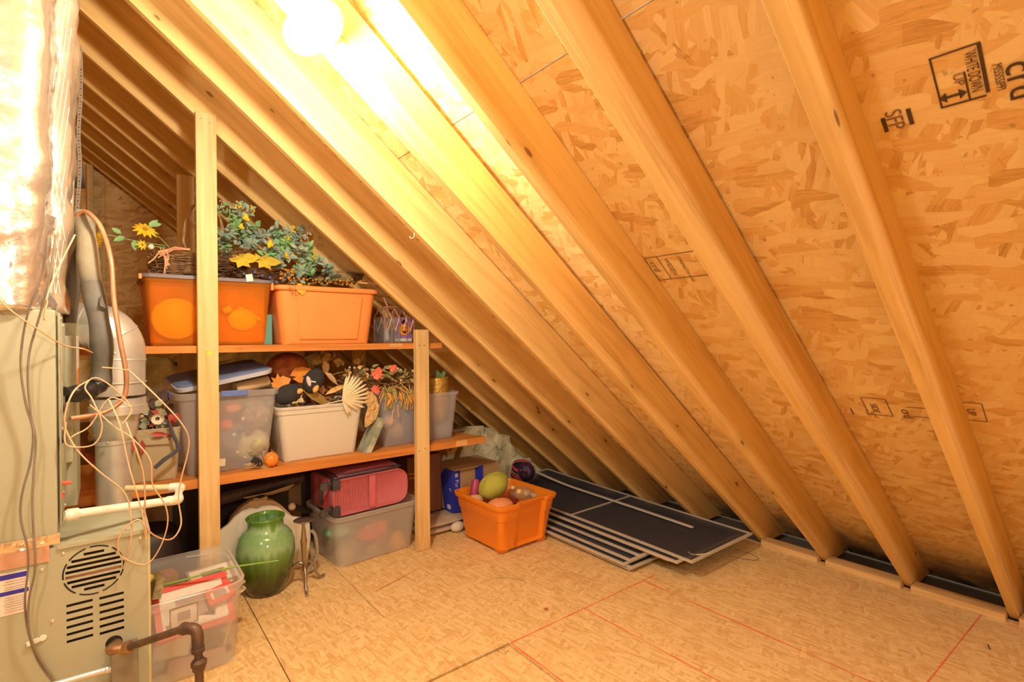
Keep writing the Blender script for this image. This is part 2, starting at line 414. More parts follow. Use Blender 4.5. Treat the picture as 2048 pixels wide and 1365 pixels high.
# stamps printed on the sheathing
def stamp_text(txt, a, y, size, up=-1, m=None, sx=1.0, b=RD-.0008):
    c = bpy.data.curves.new('stamp_lettering', 'FONT'); c.body = txt; c.size = size; c.align_x = 'LEFT'
    tmp = bpy.data.objects.new('tmp', c); col.objects.link(tmp)
    me = bpy.data.meshes.new_from_object(tmp.evaluated_get(bpy.context.evaluated_depsgraph_get()))
    bpy.data.objects.remove(tmp)
    o = bpy.data.objects.new('stamp_lettering', me); col.objects.link(o); me.materials.clear(); me.materials.append(m or M_INK)
    o.parent = ceiling
    ex = -TD*sx if up < 0 else TD*sx; ey = YD*up; ez = -ND
    mm = Matrix((ex, ey, ez)).transposed().to_4x4(); mm.translation = roofpt(a, y, b); o.matrix_local = mm
    return o
def stamp_bars(rects, m=None):
    mb = MB()
    for a0, y0, a1, y1 in rects:
        mb.add([roofpt(a0, y0, RD-.0006), roofpt(a1, y0, RD-.0006), roofpt(a1, y1, RD-.0006), roofpt(a0, y1, RD-.0006)], [(0, 1, 2, 3)])
    return put('stamp_frame', mb, m or M_INK, ceiling)
def frame(a0, y0, a1, y1, t=.003):
    return [(a0, y0, a1, y0+t), (a0, y1, a1, y1+t), (a0, y0, a0+t, y1), (a1, y0, a1+t, y1+t)]
def on_roof(u, v):     # a, y of the sheathing's inner face seen at photo position u, v
    r = CF + CR*(u-1024)/FPX - CU*(v-682.5)/FPX; C = Vector((0, 0, CH))
    t = ((Vector((XE, 0, 0))+ND*RD-C).dot(ND))/r.dot(ND); p = C+r*t
    return (p-Vector((XE, 0, 0))).dot(TD), p.y
a1, y1 = on_roof(1761, 238); a2, y2 = on_roof(1774, 264)
stamp_bars([(a1, y1, a2, y1-.008)])
b1, c1 = on_roof(1811, 219); b2, c2 = on_roof(1823, 249)
stamp_bars([(b1, c1, b2, c1-.008)])
a, y = on_roof(1773, 229); yq = on_roof(1806, 219)[1]; stamp_text('SFP', a+.006, y+.003, abs(y-yq)/.70*1.0, m=M_INK2, sx=.80)
fa, fy = on_roof(1857, 118); fb, fz = on_roof(1982, 183); ga, gy = on_roof(1888, 213); ha, hy = on_roof(1951, 80)
stamp_bars([(fa, fy, ga, fy-.003), (ga, fy, ga-.0035, hy), (fa, fy, fa-.003, hy), (fa, hy, fb, hy-.006)])
ia, iy = on_roof(1925, 140); stamp_bars([(fa-.05, iy, ga, iy-.003)])
a, y = on_roof(1940, 128); stamp_text('WHITE DOWN', a+.026, y+.006, .026, sx=.50)
a, y = on_roof(1905, 150); stamp_text('UP', a, y, .022, m=M_INK2)
a, y = on_roof(1985, 130); stamp_text('MISSISSIPPI', a, y, .019, m=M_INK, sx=.66)
a, y = on_roof(2012, 128); stamp_text('crd', a, y+.002, .062)
a, y = on_roof(1906, 193); stamp_bars([(a+.004, y+.012, a-.001, y-.012)])   # arrow shaft
mb = MB()
for s_ in (-1, 1):
    mb.add([roofpt(a+.013, y+s_*.010, RD-.0006), roofpt(a-.010, y+s_*.010, RD-.0006), roofpt(a+.0015, y+s_*.022, RD-.0006)], [(0, 1, 2)])
put('stamp_frame', mb, M_INK, ceiling)
# the fainter grade stamps lower down
a, y = on_roof(1289, 518); a2_, y2_ = on_roof(1322, 561); a3_, y3_ = on_roof(1418, 490)
stamp_bars(frame(a, y, a2_, y3_), M_INK2); stamp_bars([(a, y-.055, a2_, y-.052)], M_INK2)
stamp_text('crd', a-.02, y-.008, .040, m=M_INK2); stamp_text('WIDTH', a-.012, y-.075, .026, m=M_INK2); stamp_text('STRENGTH AXIS', a-.012, y-.13, .018, m=M_INK2)
for (u0, v0, u1, v1, txt) in ((1722, 796, 1787, 834, 'SIDE'), (1925, 806, 1976, 845, 'UP')):
    a, y = on_roof(u0, v0); a_, y_ = on_roof(u1, v1); stamp_bars(frame(a, y, a_, y_), M_INK2)
    stamp_text(txt, a-.035, (y+y_)/2+.02, .032, m=M_INK2)
a, y = on_roof(1802, 822); stamp_text('crd', a+.01, y, .045, m=M_INK2)
a, y = on_roof(1845, 832); a_, y_ = on_roof(1862, 838); stamp_bars([(a+.05, on_roof(1822, 838)[1], a+.047, on_roof(1860, 838)[1]), (a-.01, on_roof(1822, 838)[1], a-.013, on_roof(1860, 838)[1])], M_INK2)
a, y = on_roof(1703, 823); stamp_bars([(a+.02, y, a-.02, y-.004)], M_INK)

# blocks between the rafter feet
tr = struct('trim_1', (0, 0, 0), 'pale pine blocks nailed along the eave between the rafter feet')
for k in (-4, -3, -2, -1, 0, 1, 2):
    y0 = RYD[k]; y1 = RYD[k+1]-RW
    mb = MB().add([(3.212, y0+.004, 0), (3.212, y1-.003, 0), (3.212, y1-.003, .034), (3.212, y0+.004, .034), (3.30, y0+.004, 0), (3.30, y1-.003, 0), (3.30, y1-.003, .034), (3.30, y0+.004, .034)],
                  [(0,1,2,3),(4,7,6,5),(0,4,5,1),(3,2,6,7),(0,3,7,4),(1,5,6,2)])
    put('block', mb, M_BLK, tr, bevel=.002)
# notch the rafter feet sit behind: eave plate added against light leak, eave's dark put in its colour
put('soffit_board', MB().bb((3.262, -2.4, -.045), (3.62, 5.5, -.030)), mat('eave_dark', (.16,.13,.10), .9), tr)

# floor boards
floor = struct('floor', (0, 0, 0), 'strand board attic floor with red chalk lines')
PAN = [(1.350,2.029,-2.4,1.757,0),(2.031,2.702,-2.4,1.757,0),(2.705,3.262,-2.4,1.757,0),
       (.545,3.262,1.7605,2.290,-.0025),(.545,1.016,2.293,2.83,-.0025),(1.019,3.262,2.2925,5.48,-.0025),(.545,1.016,2.833,5.48,-.0025),
       (.548,1.346,-2.4,1.754,-.0085),(-.68,.541,-2.4,1.20,-.003),(-.68,.541,1.203,2.628,-.003),(-.68,.541,2.632,5.48,-.003),(-6,-.683,-2.4,1.5,-.003),(-6,-.683,1.503,5.48,-.003)]
for i, (x0, x1, y0, y1, z) in enumerate(PAN):
    put('floor_panel', MB().bb((x0, y0, z-.018), (x1, y1, z)), M_OSBF, floor)
put('subfloor', MB().bb((-6, -2.4, -.06), (3.262, 5.48, -.028)), mat('subfloor_dark', (.10,.06,.03), .9), floor)
def chalkline(p, q, wd=.004):
    wd *= 1.5
    p = Vector((p[0], p[1], .0006)); q = Vector((q[0], q[1], .0006)); d = (q-p); n = max(2, int(d.length/.02)); sd = Vector((-d.y, d.x, 0)).normalized()
    mb = MB(); prev = None
    for i in range(n):
        a = p+d*(i/n); b_ = p+d*((i+1)/n)
        w0 = wd*(.5+.5*noise.noise(a*9)+.3*random.random()); 
        mb.quad(a-sd*w0, b_-sd*w0, b_+sd*w0, a+sd*w0)
    put('chalk_line', mb, M_CHALK, floor)
chalkline((1.356, 1.750), (2.36, 1.752), .0035); chalkline((1.356, 1.750), (1.356, .9), .0035)
chalkline((1.806, 1.755), (1.83, .6), .003); chalkline((2.262, 1.755), (2.266, .4), .004); chalkline((3.238, .546), (2.42, .566), .003)
chalkline((1.09, 2.55), (1.42, 2.66), .002); chalkline((2.705, .62), (2.705, .60), .002)

# gable wall at the far end, with studs
wb = struct('wall_back', (0, 0, 0), 'strand board gable wall at the dark far end of the attic')
YG = 5.44
for x0, x1 in ((-6, -2.44), (-2.436, -.002), (.002, 1.218), (1.222, 3.5)):
    def top(x): return min(S*(XE-x)+.2, LEN*S/NS+.2 + (x-XR)*S if x < XR else 9)
    pts = [x0] + [x for x in (XR,) if x0 < x < x1] + [x1]
    f = [Vector((x, YG, -.03)) for x in (x1, x0)] + [Vector((x, YG, max(-.02, top(x)))) for x in pts]
    b_ = [p+Vector((0, .012, 0)) for p in f]
    put('gable_panel', MB().loft([f, b_]), M_OSBG, wb)
put('backing_sheet', MB().bb((-6, YG+.013, -.03), (3.5, YG+.02, 4.2)), M_OSBG, wb)  # added to stop light leaking through the gaps between gable panels
for x in (-.92, -.51, -.113, .70, 1.11, 1.52):
    put('stud', MB().bb((x, YG-.09, 0), (x+.038, YG-.002, S*(XE-x)-.02)), M_STUD, wb)
wf = struct('wall_front', (0, 0, 0), 'gable wall behind the camera')
put('gable_panel', MB().loft([[Vector((3.5, y, -.03)), Vector((-6.1, y, -.03)), Vector((-6.1, y, .0)), Vector((XR, y, LEN*S/NS+.24)), Vector((3.5, y, .02))] for y in (-2.41, -2.43)]), M_OSBG, wf)

# insulation laid across the dark space behind the shelves
M_KRAFT = mat('kraft_facing', (.36,.22,.09), .75, var=.35, vscale=5, bump=.3, bscale=14)
M_INS = mat('fibreglass_wool', (.95,.88,.60), .95, col2=(.74,.65,.40), vscale=14, bump=.9, bscale=45)
insr = random.Random(3)
ins = thing('insulation_batt', 'fluffy pale yellow fibreglass insulation with brown kraft facing banked behind the shelves', 'insulation', (1.4, 4.1, 0))
def wool(x0, x1, y, ztop, th=.14, name='wool', zb=0.0, res=.035):
    mb = MB(); nx = max(2, int((x1-x0)/res)); nz = 10; rings = []
    for i in range(nx+1):
        x = x0+(x1-x0)*i/nx; zt = ztop(x); ring = []
        zbb = min(zb, zt-.05)
        for j in range(nz+1):
            z = zbb+(zt-zbb)*j/nz; p = Vector((x, y, z)); q = noise.fractal(p*9, .8, 2, 4)
            q2 = noise.noise(p*26); ring.append(p+Vector((q*.03, -abs(q)*.10-abs(q2)*.02, q*.05+q2*.012)))
        for j in range(nz, -1, -1):
            z = zbb+(zt-zbb)*j/nz; p = Vector((x, y+th, z)); ring.append(p+Vector((0, 0, noise.noise(p*8)*.03)))
        rings.append(ring)
    mb.loft(rings); return put(name, mb, M_INS, ins, smooth=True)
wool(-.6, 1.35, 4.25, lambda x: 1.20+.03*math.sin(x*9), zb=.72)
wool(2.02, 3.10, 3.55, lambda x: min(.57, S*(XE-x)-.03)+.015*math.sin(x*17), zb=.02, th=.22)
put('facing', MB().loft([[Vector((x, 3.52+.03*math.sin(x*6), z)) for z in (0.0, .2, .40, .56-.0*x)] + [Vector((x, 3.55, z)) for z in (.56, .4, .2, 0)] for x in (-.6, .2, .9, 1.6, 2.0, 2.42)]), M_KRAFT, ins, label='brown kraft paper facing')
put('facing', MB().bb((-.6, 4.2, 0), (1.6, 4.23, .80)), M_KRAFT, ins, label='brown kraft paper facing')

# ================================================================ lampholder with the lit bulb
lf = thing('ceiling_light', 'bare glowing bulb in a porcelain lampholder on a blue box under the rafters', 'light', (.50, 1.56, 2.24))
bdir = (BULB-Vector((.52, 1.565, 2.262))).normalized()
c0 = Vector((.535, 1.578, 2.287))
M_BOX = mat('box_blue', (.30,.42,.40), .5)
put('junction_box', MB().lathe([(.050,0),(.054,.004),(.054,.05),(.050,.052)], c0-bdir*.0, 20, bdir), M_BOX, lf, smooth=40)
put('lampholder', MB().lathe([(.060,.05),(.062,.056),(.055,.066),(.034,.075),(.026,.095),(.024,.112),(.0,.113)], c0, 24, bdir), mat('porcelain', (.85,.84,.80), .2), lf, smooth=40)
M_GLOW = bpy.data.materials.new('lit_bulb_glass'); M_GLOW.use_nodes = True
_b = M_GLOW.node_tree.nodes['Principled BSDF']; _b.inputs['Base Color'].default_value = (.9,.9,.9,1)
_b.inputs['Emission Color'].default_value = (*WARM, 1); _b.inputs['Emission Strength'].default_value = BULB_W
put('bulb', MB().lathe([(.014,0),(.016,.018),(.034,.034),(.049,.058),(.054,.085),(.049,.112),(.034,.132),(.014,.142),(.001,.1425)], c0+bdir*.100, 24, bdir), M_GLOW, lf, smooth=True, label='lit round glass bulb')
# ================================================================ furnace at the left
YF = 2.0
fur = thing('furnace', 'cream sheet metal furnace cabinet with slotted vents at the left edge', 'furnace', (-.12, 2.2, 0))
put('upper_cabinet', MB().bb((-.62, YF, .735), (-.1175, 2.36, 1.402)), M_FURN, fur, bevel=.004)
# front panel with a real vent: built as strips around the slots
def xr(u, v): return at(u, v, YF)
SL = []
vc = Vector((-.0355, YF, .622)); vr = .0715
for i, hw in enumerate((.030, .052, .062, .0655, .0655, .062, .052, .030)):
    z = vc.z + .0525 - i*.0150; SL.append((vc.x-hw+ (0.006 if i in (0,7) else 0), vc.x+hw-(.006 if i in (0,7) else 0), z, .0042))
for ci, (xa, xb) in enumerate(((at(133, 1240, YF).x, at(186, 1240, YF).x), (at(199, 1225, YF).x, at(248, 1225, YF).x))):
    zz0, zz1 = ((at(159, 1207, YF).z, at(159, 1278, YF).z), (at(223, 1192, YF).z, at(223, 1262, YF).z))[ci]
    for i in range(6): SL.append((xa, xb, (zz0+zz1)/2+(2.5-i)*(zz0-zz1)/5, .0040+.0002*ci))
# panel face = grid of cells minus slots (slots are open, dark cavity behind)
def slotted(x0, x1, z0, z1, slots, y, name, mt, parent):
    xs = sorted(set([x0, x1] + [v for s_ in slots for v in (s_[0], s_[1])])); zs = sorted(set([z0, z1] + [v for s_ in slots for v in (s_[2]-s_[3], s_[2]+s_[3])]))
    bm = bmesh.new(); vv = {}
    def V(x, z):
        if (x, z) not in vv: vv[(x, z)] = bm.verts.new((x, y, z))
        return vv[(x, z)]
    for i in range(len(xs)-1):
        for j in range(len(zs)-1):
            cx = (xs[i]+xs[i+1])/2; cz = (zs[j]+zs[j+1])/2
            if any(s_[0] < cx < s_[1] and abs(cz-s_[2]) < s_[3] for s_ in slots): continue
            bm.faces.new((V(xs[i], zs[j]), V(xs[i+1], zs[j]), V(xs[i+1], zs[j+1]), V(xs[i], zs[j+1])))
    r = bmesh.ops.extrude_face_region(bm, geom=bm.faces[:])
    for e in r['geom']:
        if isinstance(e, bmesh.types.BMVert): e.co.y += .0015
    mb = MB(); bm.verts.index_update()
    mb.add([v.co.copy() for v in bm.verts], [tuple(v.index for v in f.verts) for f in bm.faces]); bm.free()
    return put(name, mb, mt, parent)
slotted(-.62, .0965, .02, .712, SL, YF-.001, 'front_panel', M_FURN, fur)
# slot ends rounded by little discs of dark, ring of arc slits round the upper vent
mb = MB()
for a0 in range(8):
    A0 = R(a0*45+4+12); A1 = R(a0*45+41+12); ring = []
    for i in range(9):
        a = A0+(A1-A0)*i/8
        ring.append([vc+Vector((math.cos(a)*r_, -.0016, math.sin(a)*r_)) for r_ in (vr-.0022, vr+.0018)])
    for i in range(8): mb.quad(ring[i][0], ring[i+1][0], ring[i+1][1], ring[i][1])
put('vent_ring', mb, M_BLACK, fur, label='ring of dark slits around the round vent')
put('cavity', MB().bb((-.45, YF+.06, .10), (.085, YF+.07, .70)), mat('inside_furnace', (.05,.03,.015), .6), fur)
put('burner_tube', MB().tube([(-.16, YF+.035, .60), (.05, YF+.035, .60)], .008), M_COP, fur)
put('lower_cabinet', MB().bb((-.62, YF+.072, .02), (.0965, 2.31, .710)).bb((.086, YF+.002, .02), (.0965, YF+.072, .712)).bb((-.62, YF+.002, .70), (.0965, YF+.072, .711)), M_FURN, fur, bevel=.0015)
put('base_rail', MB().bb((-.62, YF+.01, -.003), (.09, 2.30, .02)), M_FURN, fur)
put('top_flange', MB().bb((-.1175, YF-.006, .705), (.101, YF+.004, .716)).bb((.092, YF-.006, .716), (.101, 2.31, .722)), M_FURN, fur)
put('corner_post', MB().bb((.0965, YF-.002, .02), (.103, YF+.05, .712)), mat('furnace_edge', (.60,.54,.30), .45), fur)
put('rear_section', MB().bb((-.62, 2.365, .735), (-.085, 2.64, 1.375)).bb((-.1175,2.30,.9),(-.093,2.36,1.33)), M_FURN, fur, bevel=.003)
put('access_door', MB().bb((-.118, YF+.10, .80), (-.108, 2.26, 1.37)).bb((-.112, YF+.03, .76), (-.109, YF+.085, 1.395)), M_FURN, fur, bevel=.003)
M_SCREW = mat('screw', (.8,.78,.68), .3, .8)
mb = MB()
for x, z in ((-.152, .655), (.078, .69), (-.105,.69), (-.13,.50)): mb.lathe([(.0045,0),(.0045,.002),(.002,.003)], (x, YF-.001, z), 10, Vector((0,-1,0)))
for y, z in ((2.05, 1.38), (2.13, 1.36), (2.05, 1.05), (2.08, .85), (2.13,.80)): mb.lathe([(.004,0),(.004,.004),(.001,.005)], (-.1085, y, z), 8, Vector((1,0,0)))
put('screws', mb, M_SCREW, fur, kind='stuff')
# foil tape over the joint
def crinkle(x0, x1, z0, z1, y, nx, nz, amp, seed=0, skew=0):
    mb = MB(); P = []
    for i in range(nx+1):
        row = []
        for j in range(nz+1):
            x = x0+(x1-x0)*i/nx; z = z0+(z1-z0)*j/nz + skew*(i/nx)
            q = Vector((x*22+seed, z*22, seed))
            row.append(Vector((x, y-abs(noise.noise(q))*amp*2-abs(noise.noise(q*2.7))*amp, z)))
        P.append(row)
    for i in range(nx):
        for j in range(nz): mb.quad(P[i][j], P[i+1][j], P[i+1][j+1], P[i][j+1])
    return mb
M_FOIL = mat('foil_tape', (.86,.78,.68), .22, .9, bump=.5, bscale=28, var=.12)
M_FOILP = mat('pinkish_foil_tape', (.72,.48,.38), .3, .55, bump=.4, bscale=24, var=.15)
put('foil_tape', crinkle(-.62, -.112, .722, .752, YF-.003, 60, 6, .004, 3), M_FOIL, fur, smooth=True)
put('foil_tape', crinkle(-.62, -.135, .676, .722, YF-.003, 50, 5, .0012, 8), M_FOILP, fur, smooth=True)
# rating label with lines of print
put('label_sheet', MB().bb((-.40, YF-.0022, .548), (-.1785, YF-.001, .6655)), mat('label_paper', (.78,.70,.60), .5), fur)
put('label_band', MB().bb((-.40, YF-.0028, .648), (-.180, YF-.0022, .6620)).bb((-.40, YF-.0028, .604), (-.180, YF-.0022, .6150)), mat('label_blue', (.035,.03,.42), .5), fur, label='blue heading bands')
mb = MB(); lr = random.Random(2)
for z in (.641,.634,.626,.620,.596,.590,.583,.577,.571,.564,.557):
    x = -.232+lr.random()*.004
    while x < -.192+lr.random()*.008:
        w_ = lr.uniform(.002,.005); mb.bb((x, YF-.0027, z-.0008), (x+w_, YF-.0022, z+.0008)); x += w_+.0009
put('label_print', mb, mat('label_grey', (.30,.26,.26), .6), fur, kind='stuff')
put('warning_label', MB().bb((-.0865, 2.42, 1.10), (-.084, 2.60, 1.33)), mat('label_paper', (.78,.70,.60), .5), fur)
put('warning_band', MB().bb((-.0845, 2.42, 1.15), (-.0835, 2.60, 1.21)), mat('label_orange', (.75,.25,.05), .5), fur, label='orange warning band')
put('cable_clamp', MB().box(at(66, 1285, YF-.006), (.026, .007, .012), (0, R(-12), 0)).lathe([(.0085,0),(.0085,.004)], at(86, 1276, YF-.001), 14, Vector((0,-1,0))), M_PVC, fur, bevel=.001)
put('port_grommet', MB().lathe([(.026,0),(.026,.005),(.018,.006)], (-.1085, 2.13, 1.115), 18, Vector((1,0,0))), M_RUB, fur)
put('port_grommet', MB().lathe([(.018,0),(.018,.005)], (-.1085, 2.08, 1.02), 18, Vector((1,0,0))), M_RUB, fur)
put('drain_plug', MB().lathe([(.006,0),(.006,.02)], (-.108, 2.05, .885), 10, Vector((1,0,0))), mat('red_plug', (.75,.12,.06), .4), fur, label='small red drain plug')
put('red_strip', MB().bb((-.109, 2.03, .845), (-.104, 2.07, .853)), mat('red_plug', (.75,.12,.06), .4), fur, label='small red plastic strip')

# switch box with flexible conduit, below the gas inlet
sw = thing('switch_box', 'grey steel light switch box with a toggle and ribbed conduit under the gas pipe', 'switch', (.0, YF-.03, .27))
a = at(222, 1312, 1.94); b_ = at(277, 1312, 1.94)
bx = MB().bb((a.x, 1.94, .19), (b_.x, YF-.001, a.z+.004)); M_BXS = mat('box_steel', (.27,.25,.20), .45, .35, var=.25, vscale=30)
put('box', bx, M_BXS, sw, bevel=.003)
put('cover_plate', MB().bb((a.x+.001, 1.936, .192), (b_.x-.001, 1.9405, a.z+.001)), M_BXS, sw, bevel=.0015)
put('toggle', MB().bb((a.x+.017, 1.928, .245), (a.x+.024, 1.937, .262)), M_PVC, sw, label='white toggle')
put('cover_screw', MB().lathe([(.003,0),(.003,.002)], (a.x+.02, 1.936, .284), 10, Vector((0,-1,0))), M_SCREW, sw)
p0 = at(222, 1338, 1.955); p1 = at(60, 1385, 1.93)
ax = (p1-p0); n = 44; prof = []
for i in range(n): prof += [(.0085, ax.length*i/n), (.0102, ax.length*(i+.5)/n)]
put('conduit', MB().lathe(prof, p0, 14, ax.normalized()), M_GALV, sw, smooth=True, label='ribbed flexible conduit')
put('conduit_connector', MB().lathe([(.012,0),(.012,.016),(.010,.018),(.010,.026)], p0+Vector((.002,0,0)), 14, ax.normalized()), M_GALV, sw, smooth=40)

# gas pipe
gp = thing('gas_pipe', 'dark iron gas pipe with elbows and a union running out of the furnace vent', 'pipe', (.05, 1.97, .3))
g0 = at(232, 1290, 1.99); g1 = at(222, 1300, 1.955); g2 = at(255, 1296, 1.935); g3 = at(368, 1258, 1.80); g4 = at(392, 1262, 1.77); g5 = at(396, 1300, 1.76); g6 = at(402, 1500, 1.745)
put('inlet_hole', MB().lathe([(.021,0),(.021,.0012)], at(228, 1286, YF-.0011), 20, Vector((0,-1,0))), M_BLACK, gp)
put('elbow', MB().tube(smoothpath([g0+Vector((0,.03,0)), g0, g1, g2+(g2-g3).normalized()*.01], 5), .0145, 12), M_BRASS, gp, smooth=60, label='bronze coloured elbow at the furnace')
put('elbow_collar', MB().lathe([(.0155,-.006),(.0175,-.005),(.0175,.008),(.0155,.009)], g2, 14, (g3-g2).normalized()), M_BRASS, gp, smooth=40)
put('pipe', MB().tube([g2, g3], .0105, 14), M_IRON, gp, smooth=60)
put('elbow', MB().tube(smoothpath([g3-(g4-g3)*.2, g3, g4, g5+Vector((0,0,.006)), g5], 5), [.016]*21, 14), M_IRON, gp, smooth=60)
put('elbow_collar', MB().lathe([(.0155,-.008),(.018,-.006),(.018,.005),(.0155,.006)], g3, 14, (g3-g4).normalized()), M_IRON, gp, smooth=40)
put('elbow_collar', MB().lathe([(.0155,-.008),(.018,-.006),(.018,.005),(.0155,.006)], g5, 14, Vector((0,0,1))), M_IRON, gp, smooth=40)
uu = at(398, 1330, 1.756)
put('union_nut', MB().lathe([(.012,-.018),(.017,-.016),(.017,-.004),(.021,-.003),(.0215,.010),(.017,.014),(.0125,.018)], uu, 8, Vector((0,0,1))), M_IRON, gp)
put('pipe', MB().tube([g5+Vector((0,0,.004)), uu+Vector((0,0,.01))], .011, 14).tube([uu, g6], .0115, 14), M_IRON, gp, smooth=60)

# white drain pipe loop on top of the lower cabinet
dp = thing('drain_pipe', 'white plastic drain pipe with elbows turning back behind the furnace', 'pipe', (.1, 2.1, .75))
d0 = at(128, 1032, 2.03); d1 = at(355, 1000, 2.16); d2 = at(360, 975, 2.34); d3 = at(252, 978, 2.42)
put('pipe', MB().tube([d0, d1], .0135, 14), M_PVC, dp, smooth=60)
put('pipe', MB().tube([d1, d2], .0125, 14), M_PVC, dp, smooth=60)
put('elbow', MB().tube(smoothpath([d1+(d0-d1).normalized()*.035, d1, d1+(d2-d1).normalized()*.035], 6), .0165, 14), M_PVC, dp, smooth=60)
put('elbow', MB().tube(smoothpath([d2+(d1-d2).normalized()*.03, d2, d2+(d3-d2).normalized()*.035], 6), .0160, 14), M_PVC, dp, smooth=60)
put('coupling', MB().lathe([(.0165,-.01),(.018,-.008),(.018,.018),(.0165,.02)], d0+(d1-d0).normalized()*.015, 14, (d1-d0).normalized()), M_PVC, dp, smooth=40)
put('pipe', MB().tube([d2, d3], .0120, 14), M_PVCY, dp, smooth=60, label='yellowed pipe')

# galvanised elbow duct beside the furnace
du = thing('metal_duct', 'round galvanised metal duct elbow standing behind the furnace beside the shelves', 'duct', (.035, 2.62, 0))
YDk = 2.62
def U(u, v): return at(u, v, YDk)
cx = .036; rD = .088
gp_ = [(U(120, 655)+Vector((0,.10,0))), U(150, 650)+Vector((0,.05,0)), U(205, 655), U(236, 690), U(238, 740), U(238, 790)]
path = smoothpath(gp_, 5)
for i, (a, b_) in enumerate(((0, 8), (8, 13), (13, 18), (18, 25))):
    seg = path[a:b_+1]
    put('elbow_gore', MB().tube(seg, [rD*(1.0+.004*(i%2))]*len(seg), 28), M_GALV, du, smooth=50)
for i_ in (8, 13, 18):
    t_ = (path[i_+1]-path[i_-1]).normalized()
    put('gore_seam', MB().lathe([(rD*1.002, -.005), (rD*1.035, 0), (rD*1.002, .005)], path[i_], 28, t_, cap=False), M_GALV, du, smooth=60)
zt = U(238, 790).z; zc = U(238, 812).z
mb = MB()
mb.lathe([(rD+.004,zt-.012),(rD+.004,zc)], (cx, YDk, 0), 28, None); put('collar', mb, M_GALV, du, smooth=50)
put('collar', MB().lathe([(rD+.009, zc-.03),(rD+.009, zc+.004),(rD+.001, zc+.006)], (cx, YDk, 0), 28), M_GALV, du, smooth=50)
zb1 = U(235, 880).z; zb0 = U(235, 1080).z
put('transition', MB().lathe([(rD*.93, zc-.03),(rD*.80, zb1+.02),(rD*.66, zb1)], (cx-.012, YDk, 0), 28), M_GALV, du, smooth=50)
put('lower_pipe', MB().lathe([(rD*.70, zb1+.004),(rD*.70, zb1-.012),(rD*.66, zb1-.014),(rD*.66, zb1-.03),(rD*.67, zb0)], (cx-.018, YDk, 0), 28), M_GALV, du, smooth=50)
put('crimp_band', MB().lathe([(rD+.004, zt+.046),(rD+.007, zt+.05),(rD+.004, zt+.054)], (cx, YDk, 0), 28, cap=False), M_GALV, du, smooth=60)
put('crimp_band', MB().lathe([(rD*.76, zb1+.026),(rD*.80, zb1+.03),(rD*.76, zb1+.034)], (cx-.015, YDk, 0), 28, cap=False), M_GALV, du, smooth=60)
mb = MB()
for u, v in ((232, 832), (282, 828), (215, 880), (228, 706)): mb.ball(U(u, v)-Vector((0, rD*.98, 0)), .006, 8, 6)
put('screws', mb, M_SCREW, du, kind='stuff')

# foil wrapped plenum above the furnace
fo = thing('foil_plenum', 'bright silver foil wrapped air duct rising above the furnace at the left', 'duct', (-.35, 2.25, 1.402))
M_WRAP = mat('silver_foil_wrap', (.84,.83,.81), .26, .88, bump=.6, bscale=16, var=.06)
def wrapped(cx_, cy_, hw, hd, z0, z1, nu, nz, amp, seed, drift=0):
    rings = []
    for j in range(nz+1):
        z = z0+(z1-z0)*j/nz; ring = []
        base = rr(cx_+drift*(z-z0), cy_, z, 2*hw, 2*hd, .07, nu)
        for p in base:
            d = Vector((p.x-cx_, p.y-cy_, 0)).normalized(); q = Vector((p.x*9+seed, p.y*9, p.z*5))
            k = noise.noise(q)*amp+abs(noise.noise(q*3.1))*amp*.55
            ring.append(p+d*k)
        # refine straight runs
        fine = []
        for i in range(len(ring)):
            a = ring[i]; b_ = ring[(i+1) % len(ring)]; L_ = (b_-a).length; m_ = max(1, int(L_/.016))
            for t in range(m_):
                p = a.lerp(b_, t/m_); d = Vector((p.x-cx_, p.y-cy_, 0)).normalized(); q = Vector((p.x*15+seed, p.y*15, p.z*9))
                fine.append((p, d, noise.noise(q)*amp*.8+abs(noise.noise(q*2.3+Vector((5,5,5))))*amp*.8))
        rings.append(fine)
    n0 = min(len(r_) for r_ in rings)
    out = []
    for r_ in rings:
        m_ = len(r_); out.append([r_[int(i*m_/n0)][0]+r_[int(i*m_/n0)][1]*r_[int(i*m_/n0)][2] for i in range(n0)])
    return MB().loft(out)
put('foil_wrap', wrapped(-.395, 2.18, .245, .20, 1.403, 3.0, 4, 130, .011, 1.0, .035), M_WRAP, fo, smooth=True)
M_FILM = cloudy('clear_film', (.97,.93,.86), (.80,.70,.55), .72, .12)
put('reinforced_film', wrapped(-.26, 2.34, .150, .17, 1.403, 3.0, 4, 60, .018, 9.0, .035), mat('brownish_foil', (.66,.54,.40), .3, .5, bump=.5, bscale=22, var=.25), fo, smooth=True, label='brownish scrim reinforced film')
mb = MB(); lr = random.Random(4)
for s_ in range(-9, 22):
    for sg in (-1, 1):
        pts = []
        for i in range(14):
            t = i/13; z = 1.46+t*1.1; x = -.30+s_*.011+sg*t*.13
            if -.20 < x < -.108+.035*(z-1.4): pts.append(Vector((x+.02*(z-1.4)*.0, 2.155+.0*x, z)))
        if len(pts) > 2: mb.tube(pts, .0006, 3)
put('scrim_threads', mb, mat('scrim_white', (.95,.93,.88), .3), fo, kind='stuff')
